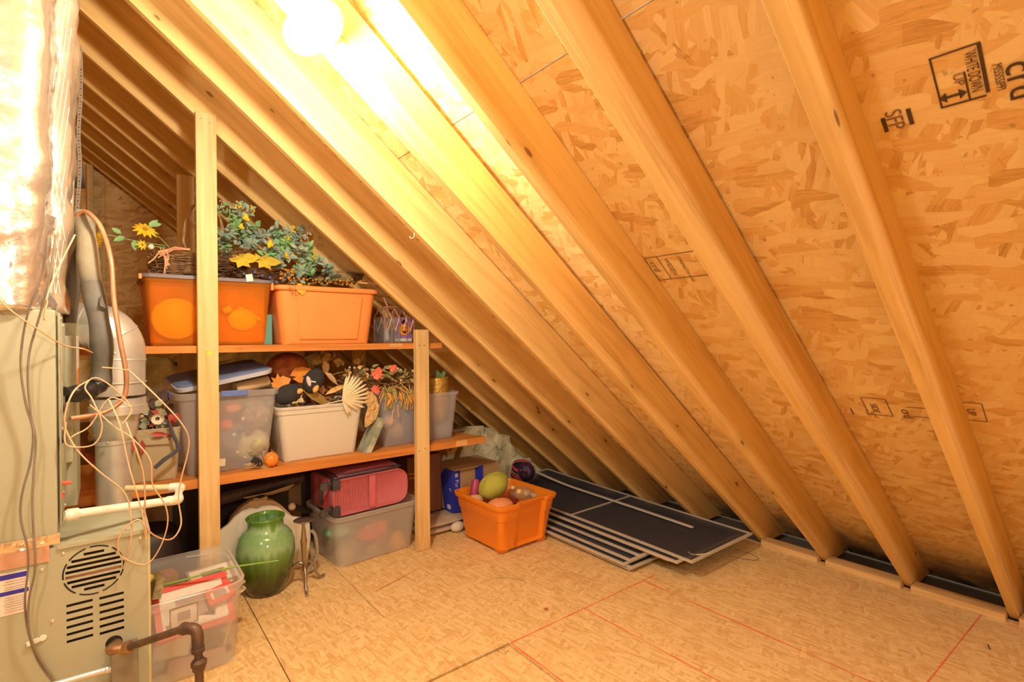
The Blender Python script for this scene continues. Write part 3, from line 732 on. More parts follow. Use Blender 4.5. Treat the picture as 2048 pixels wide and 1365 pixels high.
# crumpled foil collar where the duct meets the furnace
rings = []
for j in range(13):
    z = 1.398+.30*j/12; ring = []
    for i in range(90):
        a = 2*math.pi*i/90; q = Vector((math.cos(a)*5, math.sin(a)*5, z*11))
        rr_ = 1+noise.noise(q)*.10+abs(noise.noise(q*2.4))*.10
        ring.append(Vector((-.395+.262*rr_*math.copysign(abs(math.cos(a))**.45, math.cos(a))*.98, 2.20+.215*rr_*math.copysign(abs(math.sin(a))**.45, math.sin(a)), z+noise.noise(q*1.7)*.012*(j > 0))))
    rings.append(ring)
put('foil_collar', MB().loft(rings), mat('crumpled_foil', (.84,.81,.77), .24, .85, bump=.9, bscale=22, var=.1), fo, smooth=True)

# black foam insulated refrigerant pipes
rp = thing('insulated_pipe', 'thick grey foam covered pipe looping down in front of the metal duct into the furnace', 'pipe', (-.03, 2.3, 1.2))
pp = [at(165, 430, 2.36), at(172, 470, 2.32), at(178, 540, 2.28), at(192, 610, 2.24), at(203, 680, 2.22), at(203, 745, 2.22), at(196, 772, 2.21), at(170, 785, 2.17), at(128, 790, 2.13)]
sp_ = smoothpath(pp, 5); k1 = 25
put('foam_sleeve', MB().tube(sp_[:13], [.030+.002*math.sin(i*.9) for i in range(13)], 16), M_RUB2, rp, smooth=60, label='dusty tan upper stretch')
put('foam_sleeve', MB().tube(sp_[12:k1+5], [.0305+.002*math.sin(i*.9) for i in range(k1-7)], 16), M_RUB, rp, smooth=60, label='dark grey lower stretch')
put('tape_wrap', MB().tube(sp_[k1+4:], [.026+.003*math.sin(i*1.7) for i in range(len(sp_[k1+4:]))], 12), M_TAPE, rp, smooth=60, label='shiny black tape wrap')
put('torn_flap', MB().add([at(196, 598, 2.215), at(203, 590, 2.21), at(213, 618, 2.20), at(204, 622, 2.205), at(200, 612, 2.19)], [(0,1,4),(1,2,4),(2,3,4),(3,0,4)]), M_RUB, rp)
rp2 = tag(put('insulated_pipe', MB().tube(smoothpath([at(160, 455, 2.46), at(148, 540, 2.44), at(136, 625, 2.42), at(130, 690, 2.42)], 5), .027, 12), M_RUB, smooth=60, loc=at(136, 625, 2.42)), 'dark grey foam covered pipe descending behind the looping one', 'pipe')
# copper liquid line
tag(put('copper_pipe', MB().tube(smoothpath([at(160, 470, 2.34), at(152, 440, 2.33), at(168, 424, 2.31), at(188, 436, 2.27), at(205, 462, 2.25), at(222, 520, 2.20), at(228, 600, 2.18), at(240, 680, 2.16), at(252, 745, 2.15), at(250, 790, 2.15), at(232, 812, 2.14), at(200, 828, 2.12), at(140, 838, 2.08)], 5), [.0062]*8+[.0076]*53, 8), M_COP, smooth=60, loc=at(228, 600, 2.18)), 'thin copper pipe arching over the foam covered pipe and down to the furnace', 'pipe')

# loose tan wires
def wire(pts, r, m, label, group=None, name='wire'):
    P = smoothpath([at(*p) for p in pts], 5)
    return tag(put(name, MB().tube(P, r, 6), m, smooth=60, loc=P[0]), label, 'wire', group)
wire([(-20,580,1.90),(20,620,1.90),(70,655,1.92),(125,690,1.98),(165,698,2.05),(185,706,2.16)], .0022, M_WIRE, 'tan wire sagging across the top of the furnace cabinet')
wire([(180,760,2.12),(150,780,2.02),(132,820,2.00),(132,860,2.0),(158,905,1.98),(200,945,1.97),(248,985,1.96),(262,1030,1.95),(262,1080,1.95),(255,1110,1.96),(247,1138,1.98)], .0024, M_WIRE, 'tan wire falling from the taped pipe to the round vent')
wire([(132,845,2.0),(130,885,1.98),(150,895,1.98),(190,888,1.98),(204,850,1.99),(185,800,2.0),(170,775,2.02),(190,756,2.06),(225,775,2.05),(262,815,2.02),(252,840,2.0),(240,852,2.0)], .0022, M_WIRE, 'tan wire looped in front of the lower duct')
wire([(205,735,2.10),(250,740,2.08),(262,745,2.08),(320,800,2.05),(365,850,2.05),(378,890,2.06),(362,960,2.07),(357,1000,2.07),(362,1050,2.05),(340,1080,2.0),(300,1065,1.98),(290,1030,1.98),(290,990,1.98),(285,940,1.98),(265,880,1.98),(252,845,2.0)], .0024, M_WIRE, 'tan wire drooping farthest to the right of the furnace')
wire([(218,800,2.02),(240,850,1.97),(255,920,1.96),(270,975,1.95),(285,1030,1.95),(292,1080,1.94),(290,1055,1.94),(275,1040,1.94),(248,1060,1.94),(235,1090,1.94),(245,1115,1.95),(290,1130,1.95),(318,1100,1.95),(335,1050,1.95),(330,1010,1.95),(305,970,1.95),(300,920,1.95),(262,875,1.97),(230,855,1.99),(180,810,2.02)], .0022, M_WIRE, 'tan wire hanging in a long tangle over the drain pipe')
wire([(262,815,2.0),(240,800,2.02),(215,800,2.03),(180,852,2.02),(150,870,2.0),(138,880,2.0)], .0022, M_WIRE, 'short tan wire crossing in front of the duct transition')
# two grey cables down the furnace front
wire([(98,470,1.90),(80,560,1.90),(58,620,1.92),(45,680,1.95),(42,740,1.96),(52,810,1.97),(66,860,1.97),(62,920,1.97),(44,990,1.97),(42,1040,1.97),(54,1090,1.965),(56,1140,1.965),(50,1200,1.97),(55,1255,1.975),(75,1320,1.98),(110,1370,1.98),(130,1400,1.98)], .0028, M_WIREG, 'thin grey cable hanging down the furnace front, the left one of two', 'grey cables on the furnace')
wire([(112,470,1.88),(98,560,1.89),(80,630,1.92),(60,700,1.95),(56,760,1.96),(62,830,1.97),(72,880,1.97),(68,940,1.965),(65,1000,1.965),(67,1060,1.96),(70,1110,1.955),(69,1150,1.96),(58,1200,1.965),(58,1260,1.97),(75,1310,1.975),(100,1350,1.98),(125,1390,1.98)], .0030, M_WIREG, 'thin grey cable hanging down the furnace front, the right one of two', 'grey cables on the furnace')
# tan cable from the duct top
wire([(150,470,2.05),(120,530,2.0),(95,590,1.95),(88,640,1.93),(95,600,1.94)], .0022, M_WIRE, 'pale wire running down the foil duct to the furnace top')

# perforated hanger straps
def strap(pts, wd, label):
    P = smoothpath([at(*p) for p in pts], 4); o = thing('hanger_strap', label, 'strap', P[0])
    mb = MB(); mh = MB(); L_ = [P[0]]
    sd = CR
    for a, b_ in zip(P[:-1], P[1:]):
        mb.add([a-sd*wd, b_-sd*wd, b_+sd*wd, a+sd*wd, a-sd*wd+Vector((0,.001,0)), b_-sd*wd+Vector((0,.001,0)), b_+sd*wd+Vector((0,.001,0)), a+sd*wd+Vector((0,.001,0))], [(0,1,2,3),(7,6,5,4),(0,4,5,1),(3,2,6,7)])
    tot = sum((b_-a).length for a, b_ in zip(P[:-1], P[1:])); n = int(tot/.013); acc = 0; k = 0
    for a, b_ in zip(P[:-1], P[1:]):
        l = (b_-a).length
        while k*.013 < acc+l and k < n:
            c = a.lerp(b_, (k*.013-acc)/l)-Vector((0, .0006, 0)); rr0 = .0028 if k % 2 else .0018
            mh.add([c+sd*rr0*math.cos(t)+Vector((0,0,1))*rr0*math.sin(t) for t in [R(i*60) for i in range(6)]], [(0,1,2,3,4,5)]); k += 1
        acc += l
    put('band', mb, M_STRAP, o); put('holes', mh, M_BLACK, o, kind='stuff')
strap([(160,92,2.62),(162,140,2.62),(161,200,2.61),(157,270,2.60),(160,330,2.60),(156,400,2.60),(150,470,2.58),(148,540,2.56)], .008, 'long perforated zinc strap hanging from a rafter beside the foil duct')
strap([(148,84,2.60),(146,110,2.58),(143,170,2.54),(140,230,2.5)], .006, 'short perforated strap slanting down to the foil duct')
strap([(137,385,3.2),(165,395,3.2),(192,406,3.2)], .006, 'short perforated strap across the dark gable stud')
tag(put('steel_conduit', MB().tube([at(143, 330, 2.5), at(137, 470, 2.46), at(130, 580, 2.44)], .011, 12), M_GALV, smooth=60, loc=at(137, 470, 2.46)), 'straight silvery conduit behind the foil duct', 'pipe')
tag(put('round_duct', MB().tube([at(130, 345, 4.6), at(168, 348, 4.6)], .10, 20).tube([at(100, 340, 4.6), at(140, 350, 4.6)], .12, 20), mat('dark_duct', (.20,.20,.21), .5), smooth=60, loc=at(150, 345, 4.6)), 'dark round duct near the far gable', 'duct')
# ================================================================ shelf unit
YS = 2.896
Z1 = 1.285; Z2 = .640
sh = thing('storage_shelf', 'homemade wooden shelf unit with two stained boards and pale posts under the rafters', 'shelf', (.9, 3.2, 0))
xl0, xl1 = .341, .428
put('post', MB().bb((xl0, 2.857, 0), (xl1, YS-.0005, 2.405)), M_STUD, sh, bevel=.002, label='tall left post')
put('post', MB().bb((1.495, 2.857, 0), (1.582, YS-.0005, 1.368)), M_STUD, sh, bevel=.002, label='short right post')
put('post', MB().bb((.335, 3.632, 0), (.424, 3.669, 2.30)), M_STUD, sh, bevel=.002, label='rear post in shade')
put('post', MB().bb((1.40, 3.632, 0), (1.49, 3.669, 1.40)), M_STUD, sh, bevel=.002)
put('shelf_board', MB().loft([[Vector((x, y, z)) for x, y in ((-.45, YS), (1.699, YS), (1.66, 3.63), (-.45, 3.63))] for z in (Z1-.035, Z1)]), M_SHELF, sh, bevel=.0015, label='upper board')
put('shelf_board', MB().loft([[Vector((x, y, z)) for x, y in ((-.45, YS), (2.034, YS), (1.975, 3.08), (1.93, 3.63), (-.45, 3.63))] for z in (Z2-.044, Z2)]), M_SHELF, sh, bevel=.0015, label='lower board')
put('repair_patch', MB().bb((1.335, YS-.003, Z1-.024), (1.42, YS-.0004, Z1-.001)), M_CLEAT, sh, label='pale wooden patch')
put('repair_patch', MB().bb((1.80, YS-.003, Z2-.040), (1.885, YS-.0004, Z2-.003)), M_CLEAT, sh, label='pale wooden patch')
mb = MB()
for x, z in ((.362, 2.372), (.398, 2.358), (.377, 1.271), (1.515, 1.27), (1.55, 1.27), (1.51, .62), (1.55, .63)): mb.lathe([(.0042,0),(.0042,.0012)], (x, 2.857, z), 8, Vector((0,-1,0)))
put('nails', mb, M_NAIL, sh, kind='stuff')
put('sticker', MB().lathe([(.0095,0),(.0095,.0006)], (.388, 2.857, 1.250), 16, Vector((0,-1,0))), mat('sticker_yellow', (.85,.72,.03), .6), sh, label='small round yellow sticker')

# ---------------------------------------------------------------- bins
def bin_mesh(cx, cy, z0, w0, d0, w1, d1, h, th=.0025, r=.03, rim=.012, lip=.018, rz=0, n=5, steps=((.0,0),), single=False):
    g = []
    def ring(t, z, e=0, rr_=r): return rr(cx, cy, z, w0+(w1-w0)*t+2*e, d0+(d1-d0)*t+2*e, max(.006, rr_+e), n, rz)
    g.append(ring(0, z0, -.006, r*.7)); g.append(ring(.0, z0+.004, -.001)); g.append(ring(.02, z0+.012))
    for t, e in steps:
        if 0 < t < 1: g.append(ring(t, z0+h*t-.001, 0)); g.append(ring(t, z0+h*t+.001, e))
    le = steps[-1][1]
    g.append(ring(1-lip/h, z0+h-lip, le)); g.append(ring(1-lip/h, z0+h-lip, rim*.85)); g.append(ring(1, z0+h-.003, rim)); g.append(ring(1, z0+h, rim-.003)); g.append(ring(1, z0+h, 0)); g.append(ring(1, z0+h-.004, -th))
    if single: return MB().loft(g[:-1], True, False)     # thin see-through plastic is one skin
    g.append(ring(.02, z0+.012+th, -th)); g.append(ring(0, z0+th+.004, -.008, r*.7))
    return MB().loft(g)
M_ORC = cloudy('orange_clear_plastic', (1.0,.68,.18), (1.0,.42,.05), .55, .25)
M_ORP = mat('orange_plastic', (.95,.34,.085), .38, var=.05)
M_ORT = mat('bright_orange_tote', (.92,.27,.015), .35)
M_GREYP = mat('beige_grey_plastic', (.70,.65,.55), .5, bump=.06, bscale=90)
M_CLR = cloudy('clear_cloudy_plastic', (.98,.98,.98), (.97,.97,.97), .56, .2)
M_CLR2 = cloudy('cloudy_plastic_misty', (.97,.97,.96), (.97,.96,.93), .46, .3)
M_CLRB = cloudy('bluish_cloudy_plastic', (.94,.95,.98), (.86,.88,.98), .52, .28)
M_BLUEH = mat('blue_latch_plastic', (.13,.20,.52), .35)

# ---- top shelf
t = thing('storage_tote', 'translucent orange tote with a grey rim, yellow plates inside, behind the left post', 'tote', (.415, 3.14, Z1), 'totes on the upper shelf')
put('body', bin_mesh(.415, 3.15, Z1, .50, .36, .555, .41, .325, r=.03, rim=.004, lip=.02, single=True), M_ORC, t, smooth=40)
put('rim', MB().loft([rr(.415, 3.15, z, w_, d_, .04, 5) for z, w_, d_ in ((Z1+.322, .572, .425), (Z1+.324, .582, .435), (Z1+.340, .582, .435), (Z1+.342, .572, .425), (Z1+.342, .548, .40), (Z1+.322, .548, .40))], True, False), mat('grey_rim', (.20,.17,.19), .45), t, smooth=40, label='dark grey rim')
put('latch', MB().bb((.118, 2.95, 1.60), (.132, 2.985, 1.625)), M_ORP, t, bevel=.003)
put('latch', MB().bb((.690, 2.945, 1.575), (.702, 2.975, 1.615)), M_ORP, t, bevel=.003)
M_YPL = mat('yellow_plastic', (.98,.78,.04), .4)
put('inner_back', MB().bb((.165, 3.02, 1.30), (.67, 3.03, 1.605)), mat('orange_stuffing', (.85,.26,.03), .8, var=.5, vscale=9), t, label='orange stuffing sheet seen through the side, widened to brighten the tote')  # inner sheet made wide to brighten the sides of the tote
o = thing('party_plate', 'round yellow plate seen through the orange tote, left of the post', 'plate', at(345, 635, 2.99))
put('dish', MB().lathe([(.096,.0),(.100,.003),(.096,.006),(.070,.010),(.067,.012),(.001,.012)], at(352, 638, 2.995), 32, Vector((0,-1,0)), sy=1.0), M_YPL, o, smooth=40)
o = thing('toy_shovel', 'yellow rounded plastic piece seen through the orange tote, right of the post', 'toy', at(490, 645, 2.99))
put('blade', MB().ball(at(485, 640, 3.01), .062, 16, 8, sx=1.15, sy=.25, sz=.95), M_YPL, o, smooth=True)
put('handle', MB().tube([at(446, 623, 3.0), at(462, 617, 3.0)], .018, 10).tube([at(478, 615, 3.0), at(520, 640, 3.0)], .009, 8), M_YPL, o, smooth=60)
t = thing('storage_tote', 'opaque orange tote with a rolled rim at the right of the upper shelf', 'tote', (1.01, 3.18, Z1), 'totes on the upper shelf')
put('body', bin_mesh(1.010, 3.205, Z1, .505, .40, .575, .46, .325, r=.05, rim=.013, lip=.02, steps=((.0,0),)), M_ORP, t, smooth=40)
put('front_panel', MB().loft([[Vector((x, y, z)) for x, z, y in ((.845,1.31,2.998),(1.18,1.31,2.998),(1.205,1.56,2.976),(1.15,1.575,2.974),(.88,1.575,2.974),(.825,1.56,2.976))], [Vector((x, y, z)) for x, z, y in ((.85,1.315,2.993),(1.175,1.315,2.993),(1.198,1.555,2.971),(1.148,1.568,2.969),(.885,1.568,2.969),(.832,1.555,2.971))]]), M_ORP, t, smooth=30, label='raised panel')
put('rim_lip', MB().loft([rr(1.01, 3.205, z, w_, d_, .055, 6) for z, w_, d_ in ((1.583,.592,.475),(1.588,.604,.488),(1.604,.604,.488),(1.611,.592,.476),(1.611,.570,.455),(1.59,.566,.45))], False, False), M_ORP, t, smooth=60)
tag(put('folder', MB().box((.716, 3.26, Z1+.085), (.05, .22, .17), (0, 0, 0)), mat('teal_card', (.16,.42,.36), .6), loc=(.716, 3.26, Z1), bevel=.004), 'teal green box standing between the two orange totes', 'box')

# ---- twig baskets
M_TWIG = mat('twig_brown', (.30,.17,.09), .8, col2=(.14,.07,.04), vscale=30)
M_TWIGL = mat('twig_pale', (.52,.33,.16), .8, col2=(.30,.17,.08), vscale=30)
def twigs(c, rx, ry, h, n, seed, r=.0028, hollow=True, jit=.012):
    q = random.Random(seed); mb = MB(); c = Vector(c)
    for i in range(n):
        a0 = q.uniform(0, 6.28); ln = q.uniform(.5, 1.7); z = q.uniform(0, h); dz = q.uniform(-.012, .012); k = q.uniform(.88, 1.06); pts = []
        for j in range(7):
            a = a0+ln*j/6
            pts.append(c+Vector((rx*k*math.cos(a), ry*k*math.sin(a), z+dz*j/3+q.uniform(-.003,.003))))
        if q.random() < .3: pts[-1] += Vector((q.uniform(-1,1)*jit*2, q.uniform(-1,1)*jit*2, q.uniform(-.5,1)*jit*2))
        mb.tube(pts, r*q.uniform(.5, 1.2), 3)
    return mb
bk = thing('twig_basket', 'brown twig basket with a tall hoop handle on the left orange tote', 'basket', (.335, 3.12, 1.628))
bc = Vector((.335, 3.12, 1.629))
put('weave', twigs(bc, .165, .13, .115, 210, 5), M_TWIGL, bk, kind='stuff')
put('weave', MB().lathe([(.14,.002),(.155,.05),(.15,.105),(.13,.11),(.13,.01)], bc, 20, sy=.78), M_TWIG, bk, label='dark inner wall of the basket')
hp = [bc+Vector((.012, 0, .10)), at(367, 478, 3.12), at(374, 440, 3.12), at(388, 412, 3.12), at(410, 402, 3.13), at(436, 425, 3.15), at(448, 480, 3.16)]
put('handle', MB().tube(smoothpath(hp, 6), .006, 6).tube([p+Vector((.006*math.sin(i), -.006, 0)) for i, p in enumerate(smoothpath(hp, 6))], .004, 5), M_TWIGL, bk, smooth=60)
M_RAFF = mat('pink_raffia', (.80,.34,.22), .7, col2=(.85,.60,.30), vscale=25)
mb = MB(); q = random.Random(8)
for i in range(9): mb.tube([at(322+q.uniform(-12,30), 500+q.uniform(-4,8), 2.985), at(330+q.uniform(-5,10), 512, 2.975), at(332+q.uniform(-8,8), 540+q.uniform(-10,10), 2.975)], .0019, 4)
for i in range(8): mb.tube([at(316, 505+q.uniform(-4,12), 2.98), at(345+i, 498+q.uniform(-4,3), 2.98), at(380, 499+q.uniform(-3,3), 2.99)], .0016, 4)
mb.tube([at(318, 506, 2.97), at(306, 520, 2.96), at(296, 527, 2.95)], .003, 4)
put('ribbon', mb, M_RAFF, bk, kind='stuff', label='pinkish raffia ribbon')

M_PET = mat('yellow_petal', (.92,.66,.02), .6, col2=(.80,.45,.02), vscale=20)
M_GSTEM = mat('green_stem', (.30,.42,.16), .6)
M_LEAF = mat('leaf_green', (.10,.25,.07), .6, col2=(.20,.36,.14), vscale=9)
M_LEAF2 = mat('leaf_greygreen', (.38,.47,.34), .65, col2=(.20,.30,.24), vscale=12)
M_LEAFB = mat('leaf_bright', (.26,.50,.20), .6)
def daisy(name, c, facing, r, n, label, stem_to, leaves=(), part=None):
    o = thing(name, label, 'flower', c)
    facing = Vector(facing).normalized(); a = facing.orthogonal().normalized(); b_ = facing.cross(a); mb = MB()
    for i in range(n):
        t = 2*math.pi*i/n; d = a*math.cos(t)+b_*math.sin(t)+facing*.12
        mb.leaf(c, d, facing, r*random.uniform(.85,1.1), r*.42, .2, r*.10)
    put('petals', mb, M_PET, o); put('flower_centre', MB().ball(c+facing*.006, r*.2, 8, 6), mat('flower_centre', (.45,.25,.03), .8), o)
    put('stem', MB().tube(smoothpath([c-facing*.004]+stem_to, 5), .0022, 5), M_GSTEM, o, smooth=60)
    if leaves:
        mb = MB()
        for p, d, L_ in leaves: mb.leaf(p, d, (0, -1, .3), L_, L_*.6, .1)
        put('leaf', mb, M_LEAFB, o)
    return o
daisy('artificial_daisy', at(196, 480, 3.0), (-.9, -.45, .1), .040, 13, 'yellow daisy seen side on at the far left beside the pipe', [at(212, 470, 3.0), at(260, 480, 3.03), at(330, 492, 3.06)], [(at(243, 468, 3.01), (-.7,0,.5), .045), (at(250, 474, 3.01), (-.6,0,-.3), .05), (at(268, 480, 3.02), (.1,0,-1), .05)])
daisy('artificial_daisy', at(290, 460, 3.0), (.2, -.75, .65), .050, 12, 'large open yellow daisy above the twig basket', [at(305, 465, 3.02), at(322, 478, 3.04), at(340, 497, 3.06)], [(at(298, 455, 3.02), (.5,0,.6), .055), (at(305, 452, 3.02), (.9,0,.4), .04)])
daisy('artificial_daisy', at(284, 490, 3.0), (.3, -.8, .1), .024, 9, 'small yellow flower under the large daisy', [at(300, 492, 3.03), at(330, 496, 3.06)])
o = thing('artificial_bud', 'small pale flower bud beside the basket rim', 'flower', at(302, 494, 3.0))
put('bud', MB().ball(at(302, 494, 3.0), .014, 8, 6), mat('bud_white', (.80,.78,.62), .6), o, smooth=True); put('stem', MB().tube([at(305, 492, 3.0), at(330, 498, 3.05)], .002, 5), M_GSTEM, o)

# greenery bunch
gr = thing('artificial_greenery', 'large bunch of grey green artificial foliage lying across the orange totes', 'foliage', at(560, 520, 3.12))
q = random.Random(21)
spine = [at(445, 500, 3.20), at(500, 480, 3.18), at(560, 500, 3.14), at(620, 525, 3.10), at(650, 545, 3.08)]
tips = [(445,412),(480,408),(500,420),(470,440),(440,470),(460,455),(510,450),(530,470),(545,455),(560,465),(583,455),(600,475),(570,480),(617,462),(612,500),(625,515),(640,520),(650,535),(590,545),(575,560),(600,560),(620,550),(560,540),(540,520),(520,510),(500,500),(480,480),(450,490),(575,510),(595,500),(555,495),(535,490),(610,485),(625,495),(590,480)]
ms = MB(); ml = MB(); ml2 = MB(); my = MB(); mw = MB()
for i, (u, v) in enumerate(tips):
    e = at(u+q.uniform(-6,6), v+q.uniform(-5,5), 3.10+q.uniform(-.10,.10)); s0 = min(spine, key=lambda p: (p-e).length)+Vector((q.uniform(-.03,.03), q.uniform(-.02,.05), -.05))
    P = smoothpath([s0, s0.lerp(e, .5)+Vector((q.uniform(-.02,.02), q.uniform(-.03,.03), .015)), e], 5); ms.tube(P, .0018, 4)
    tgt = ml if i % 3 else ml2
    for j in range(2, len(P)):
        for k in range(3):
            d = Vector((q.uniform(-1,1), q.uniform(-1,.4), q.uniform(-.5,1))); tgt.leaf(P[j], d, (q.uniform(-.5,.5), -1, q.uniform(-.2,1)), q.uniform(.026,.05), q.uniform(.016,.03), .2, .004)
    if i in (1, 2, 10, 12, 15, 28, 32): 
        for k in range(9): my.ball(e+Vector((q.uniform(-1,1), q.uniform(-1,.2), q.uniform(-1,1)))*.022, .0055, 5, 4)
for (u, v) in ((443,412),(462,425),(618,460),(612,478)):
    for k in range(14): mw.ball(at(u, v, 3.08)+Vector((q.uniform(-1,1)*.012, q.uniform(-1,1)*.01, q.uniform(-1.6,1.6)*.018)), .0045, 5, 4)
put('stems', ms, M_GSTEM, gr, kind='stuff'); put('leaves', ml, M_LEAF2, gr, kind='stuff', label='grey green leaves'); put('leaves', ml2, M_LEAFB, gr, kind='stuff', label='brighter green leaves')
put('blossoms', my, M_PET, gr, kind='stuff', label='tiny yellow blossoms'); put('sprigs', mw, mat('pale_sprig', (.55,.52,.42), .8), gr, kind='stuff', label='pale lavender like sprigs')
for u, v, sz, lb in ((492, 435, .022, 'small yellow flower high in the greenery'), (483, 452, .016, 'small yellow flower lower in the greenery'), (541, 488, .026, 'yellow flower cluster in the middle of the greenery')):
    o = thing('artificial_flower', lb, 'flower', at(u, v, 3.0)); mb = MB(); c = at(u, v, 3.0)
    for i in range(8): mb.ball(c+Vector((q.uniform(-1,1), q.uniform(-.6,.6), q.uniform(-1,1)))*sz*.6, sz*.42, 7, 5)
    put('petals', mb, M_PET, o, smooth=True)
# twig wreath under the greenery
wr = thing('twig_wreath', 'tangled brown twig wreath lying between the basket and the greenery', 'wreath', at(455, 540, 3.08))
put('vines', twigs(at(455, 548, 3.10), .10, .10, .13, 170, 9, .0026, jit=.03), M_TWIG, wr, kind='stuff')
put('vines', twigs(at(515, 558, 3.06), .115, .08, .05, 130, 10, .0022, jit=.04), M_TWIG, wr, kind='stuff')
M_MAPY = mat('yellow_maple', (.78,.58,.05), .6, col2=(.62,.42,.04), vscale=12)
for i, (u, v, d, L_, lb) in enumerate(((462, 520, (1,0,.15), .14, 'yellow green maple leaf, the left one of the pair on the wreath'), (508, 520, (1,0,-.05), .14, 'yellow green maple leaf, the right one of the pair on the wreath'), (600, 568, (.1,-.3,-1), .07, 'small yellow leaf hanging over the edge of the right tote'))):
    tag(put('artificial_leaf', MB().maple(at(u, v, 2.98), d, (.1,-.6,.8), L_), M_MAPY, solid=.0012, loc=at(u, v, 2.98)), lb, 'leaf')
# price tag, berries, ornaments lying on the rims
tag(put('price_tag', MB().box(at(499, 556, 2.93), (.032, .001, .036), (.1, R(-12), 0)), mat('tag_white', (.88,.85,.78), .6), loc=at(499, 556, 2.93)), 'white price tag hanging over the rim of the left tote', 'tag')
gl = thing('berry_garland', 'garland of orange and blue berries with small leaves spilling over the right orange tote', 'garland', at(650, 560, 3.05))
mo = MB(); mbl = MB(); mg = MB(); mt_ = MB()
for i in range(90):
    u = q.uniform(560, 745); p = at(u, 567-((u-560)/185)*-2+q.uniform(-10,3), q.uniform(3.0, 3.2)); mo.ball(p, q.uniform(.004,.008), 6, 4)
    if i % 2: mt_.tube([p, p+Vector((q.uniform(-.03,.03), q.uniform(-.03,.02), q.uniform(-.01,.02)))], .0012, 3)
    if i % 3 == 0: mg.leaf(p, (q.uniform(-1,1), -.3, q.uniform(-.3,.6)), (0,-.5,1), .035, .018)
for u, v in ((488,548),(494,560),(510,545),(524,552),(545,563),(553,565),(568,560),(540,556)):
    mbl.ball(at(u, v, 2.97), .0085, 7, 5)
for k in range(3):
    mt_.tube([at(578+k*6, 562, 2.96), at(580+k*5, 578, 2.945), at(584+k*4+q.uniform(-4,4), 592, 2.94)], .0012, 3); mo.ball(at(580+k*7, 575+k*5, 2.94), .0045, 6, 4)
for i in range(26): mo.ball(at(q.uniform(560,590), q.uniform(538,562), q.uniform(2.98,3.03)), .006, 6, 4)
put('berries', mo, mat('orange_berry', (.80,.30,.04), .35), gl, kind='stuff'); put('berries', mbl, mat('blue_berry', (.14,.15,.30), .4), gl, kind='stuff', label='dusty blue berries')
put('leaves', mg, M_LEAF, gl, kind='stuff'); put('twigs', mt_, M_TWIG, gl, kind='stuff')
tr_ = thing('patterned_tray', 'gold rimmed oval tray with a dark floral pattern behind the berries', 'tray', at(665, 555, 3.30))
tc_ = at(668, 560, 3.32)
put('rim', MB().lathe([(.205,.034),(.207,.045),(.198,.045),(.196,.034)], tc_-Vector((0,0,.0)), 32, sy=.6), mat('tray_gold', (.45,.33,.16), .35, .4), tr_, smooth=40)
put('side', MB().lathe([(.185,-.02),(.200,.036),(.195,.036),(.18,-.018)], tc_, 32, sy=.6), mat('tray_pattern', (.50,.36,.16), .5, col2=(.03,.03,.02), vscale=28), tr_, smooth=40, label='dark floral side')
tag(put('ornament_ball', MB().ball(at(657, 532, 3.2), .02, 10, 7), mat('pearl', (.8,.68,.5), .25), smooth=True, loc=at(657, 532, 3.2)), 'small pearly ball beside the tray rim', 'ornament')
o = tag(put('wooden_lid', MB().box(at(735, 567, 3.05), (.12, .012, .008), (0, R(3), R(-20))), M_CLEAT, loc=at(735, 567, 3.05)), 'thin wooden strip lying at the right end of the orange tote', 'strip')

# wire greenhouse lantern with halloween picture
ln = thing('wire_lantern', 'copper coloured wire and glass house lantern at the right end of the upper shelf', 'lantern', (1.43, 3.02, Z1))
M_CW = mat('copper_wire_frame', (.50,.26,.18), .45, .4)
x0, x1 = 1.335, 1.535; y0, y1 = 2.965, 3.115; zb = Z1+.004
za = zb+.155; zr = zb+.215
mb = MB(); rw = .0028
def bar(*p): mb.tube(p, rw, 5)
for y in (y0, y1):
    for x in (x0, x0+.05, x0+.10, x0+.15, x1): bar((x, y, zb), (x+.004*(x-1.43)*0, y, za))
    bar((x0, y, zb), (x1, y, zb)); bar((x0, y, za), (x1, y, za)); bar((x0+.02, y+.03*(1 if y == y0 else -1), zr), (x1-.06, y+.03*(1 if y == y0 else -1), zr-.0))
    for i in range(4):
        xa = x0+.05*i; bar((xa, y, za), (xa+.025, y+.02*(1 if y == y0 else -1), zr)); bar((xa+.05, y, za), (xa+.025, y+.02*(1 if y == y0 else -1), zr))
    for i in range(4): bar((x0+.05*i, y, za), (x0+.05*i+.025, y, zb+.07)) ; bar((x0+.05*i+.05, y, za), (x0+.05*i+.025, y, zb+.07))
for x in (x0, x1): bar((x, y0, zb), (x, y1, zb)); bar((x, y0, za), (x, y1, za)); bar((x, y0, za), (x, (y0+y1)/2, zr)); bar((x, y1, za), (x, (y0+y1)/2, zr))
put('wire_frame', mb, M_CW, ln, smooth=60)
put('roof_slat', MB().box((x0+.045, y0+.02, zr+.006), (.085, .012, .006), (0, R(-3), 0)).box((x0+.018, y0+.02, zr+.034), (.010, .008, .07), (0, R(-24), 0)), M_CW, ln)
put('glass_panes', MB().bb((x0+.003, y0+.004, zb), (x0+.098, y0+.006, za)).bb((x0+.002, y0+.01, zb), (x0+.004, y1-.01, za)), cloudy('pale_glass', (.90,.94,.95), (.55,.65,.70), .82, .1), ln)
put('base_tray', MB().bb((x0, y0, Z1+.0005), (x1, y1, Z1+.010)), mat('dark_base', (.06,.05,.05), .5), ln)
pc = thing('pumpkin_picture', 'purple card with a smiling orange pumpkin standing inside the wire lantern', 'decoration', (1.475, 3.0, Z1+.01))
put('card', MB().box((1.480, 3.005, Z1+.087), (.115, .006, .15)), mat('purple_card', (.30,.16,.42), .6), pc)
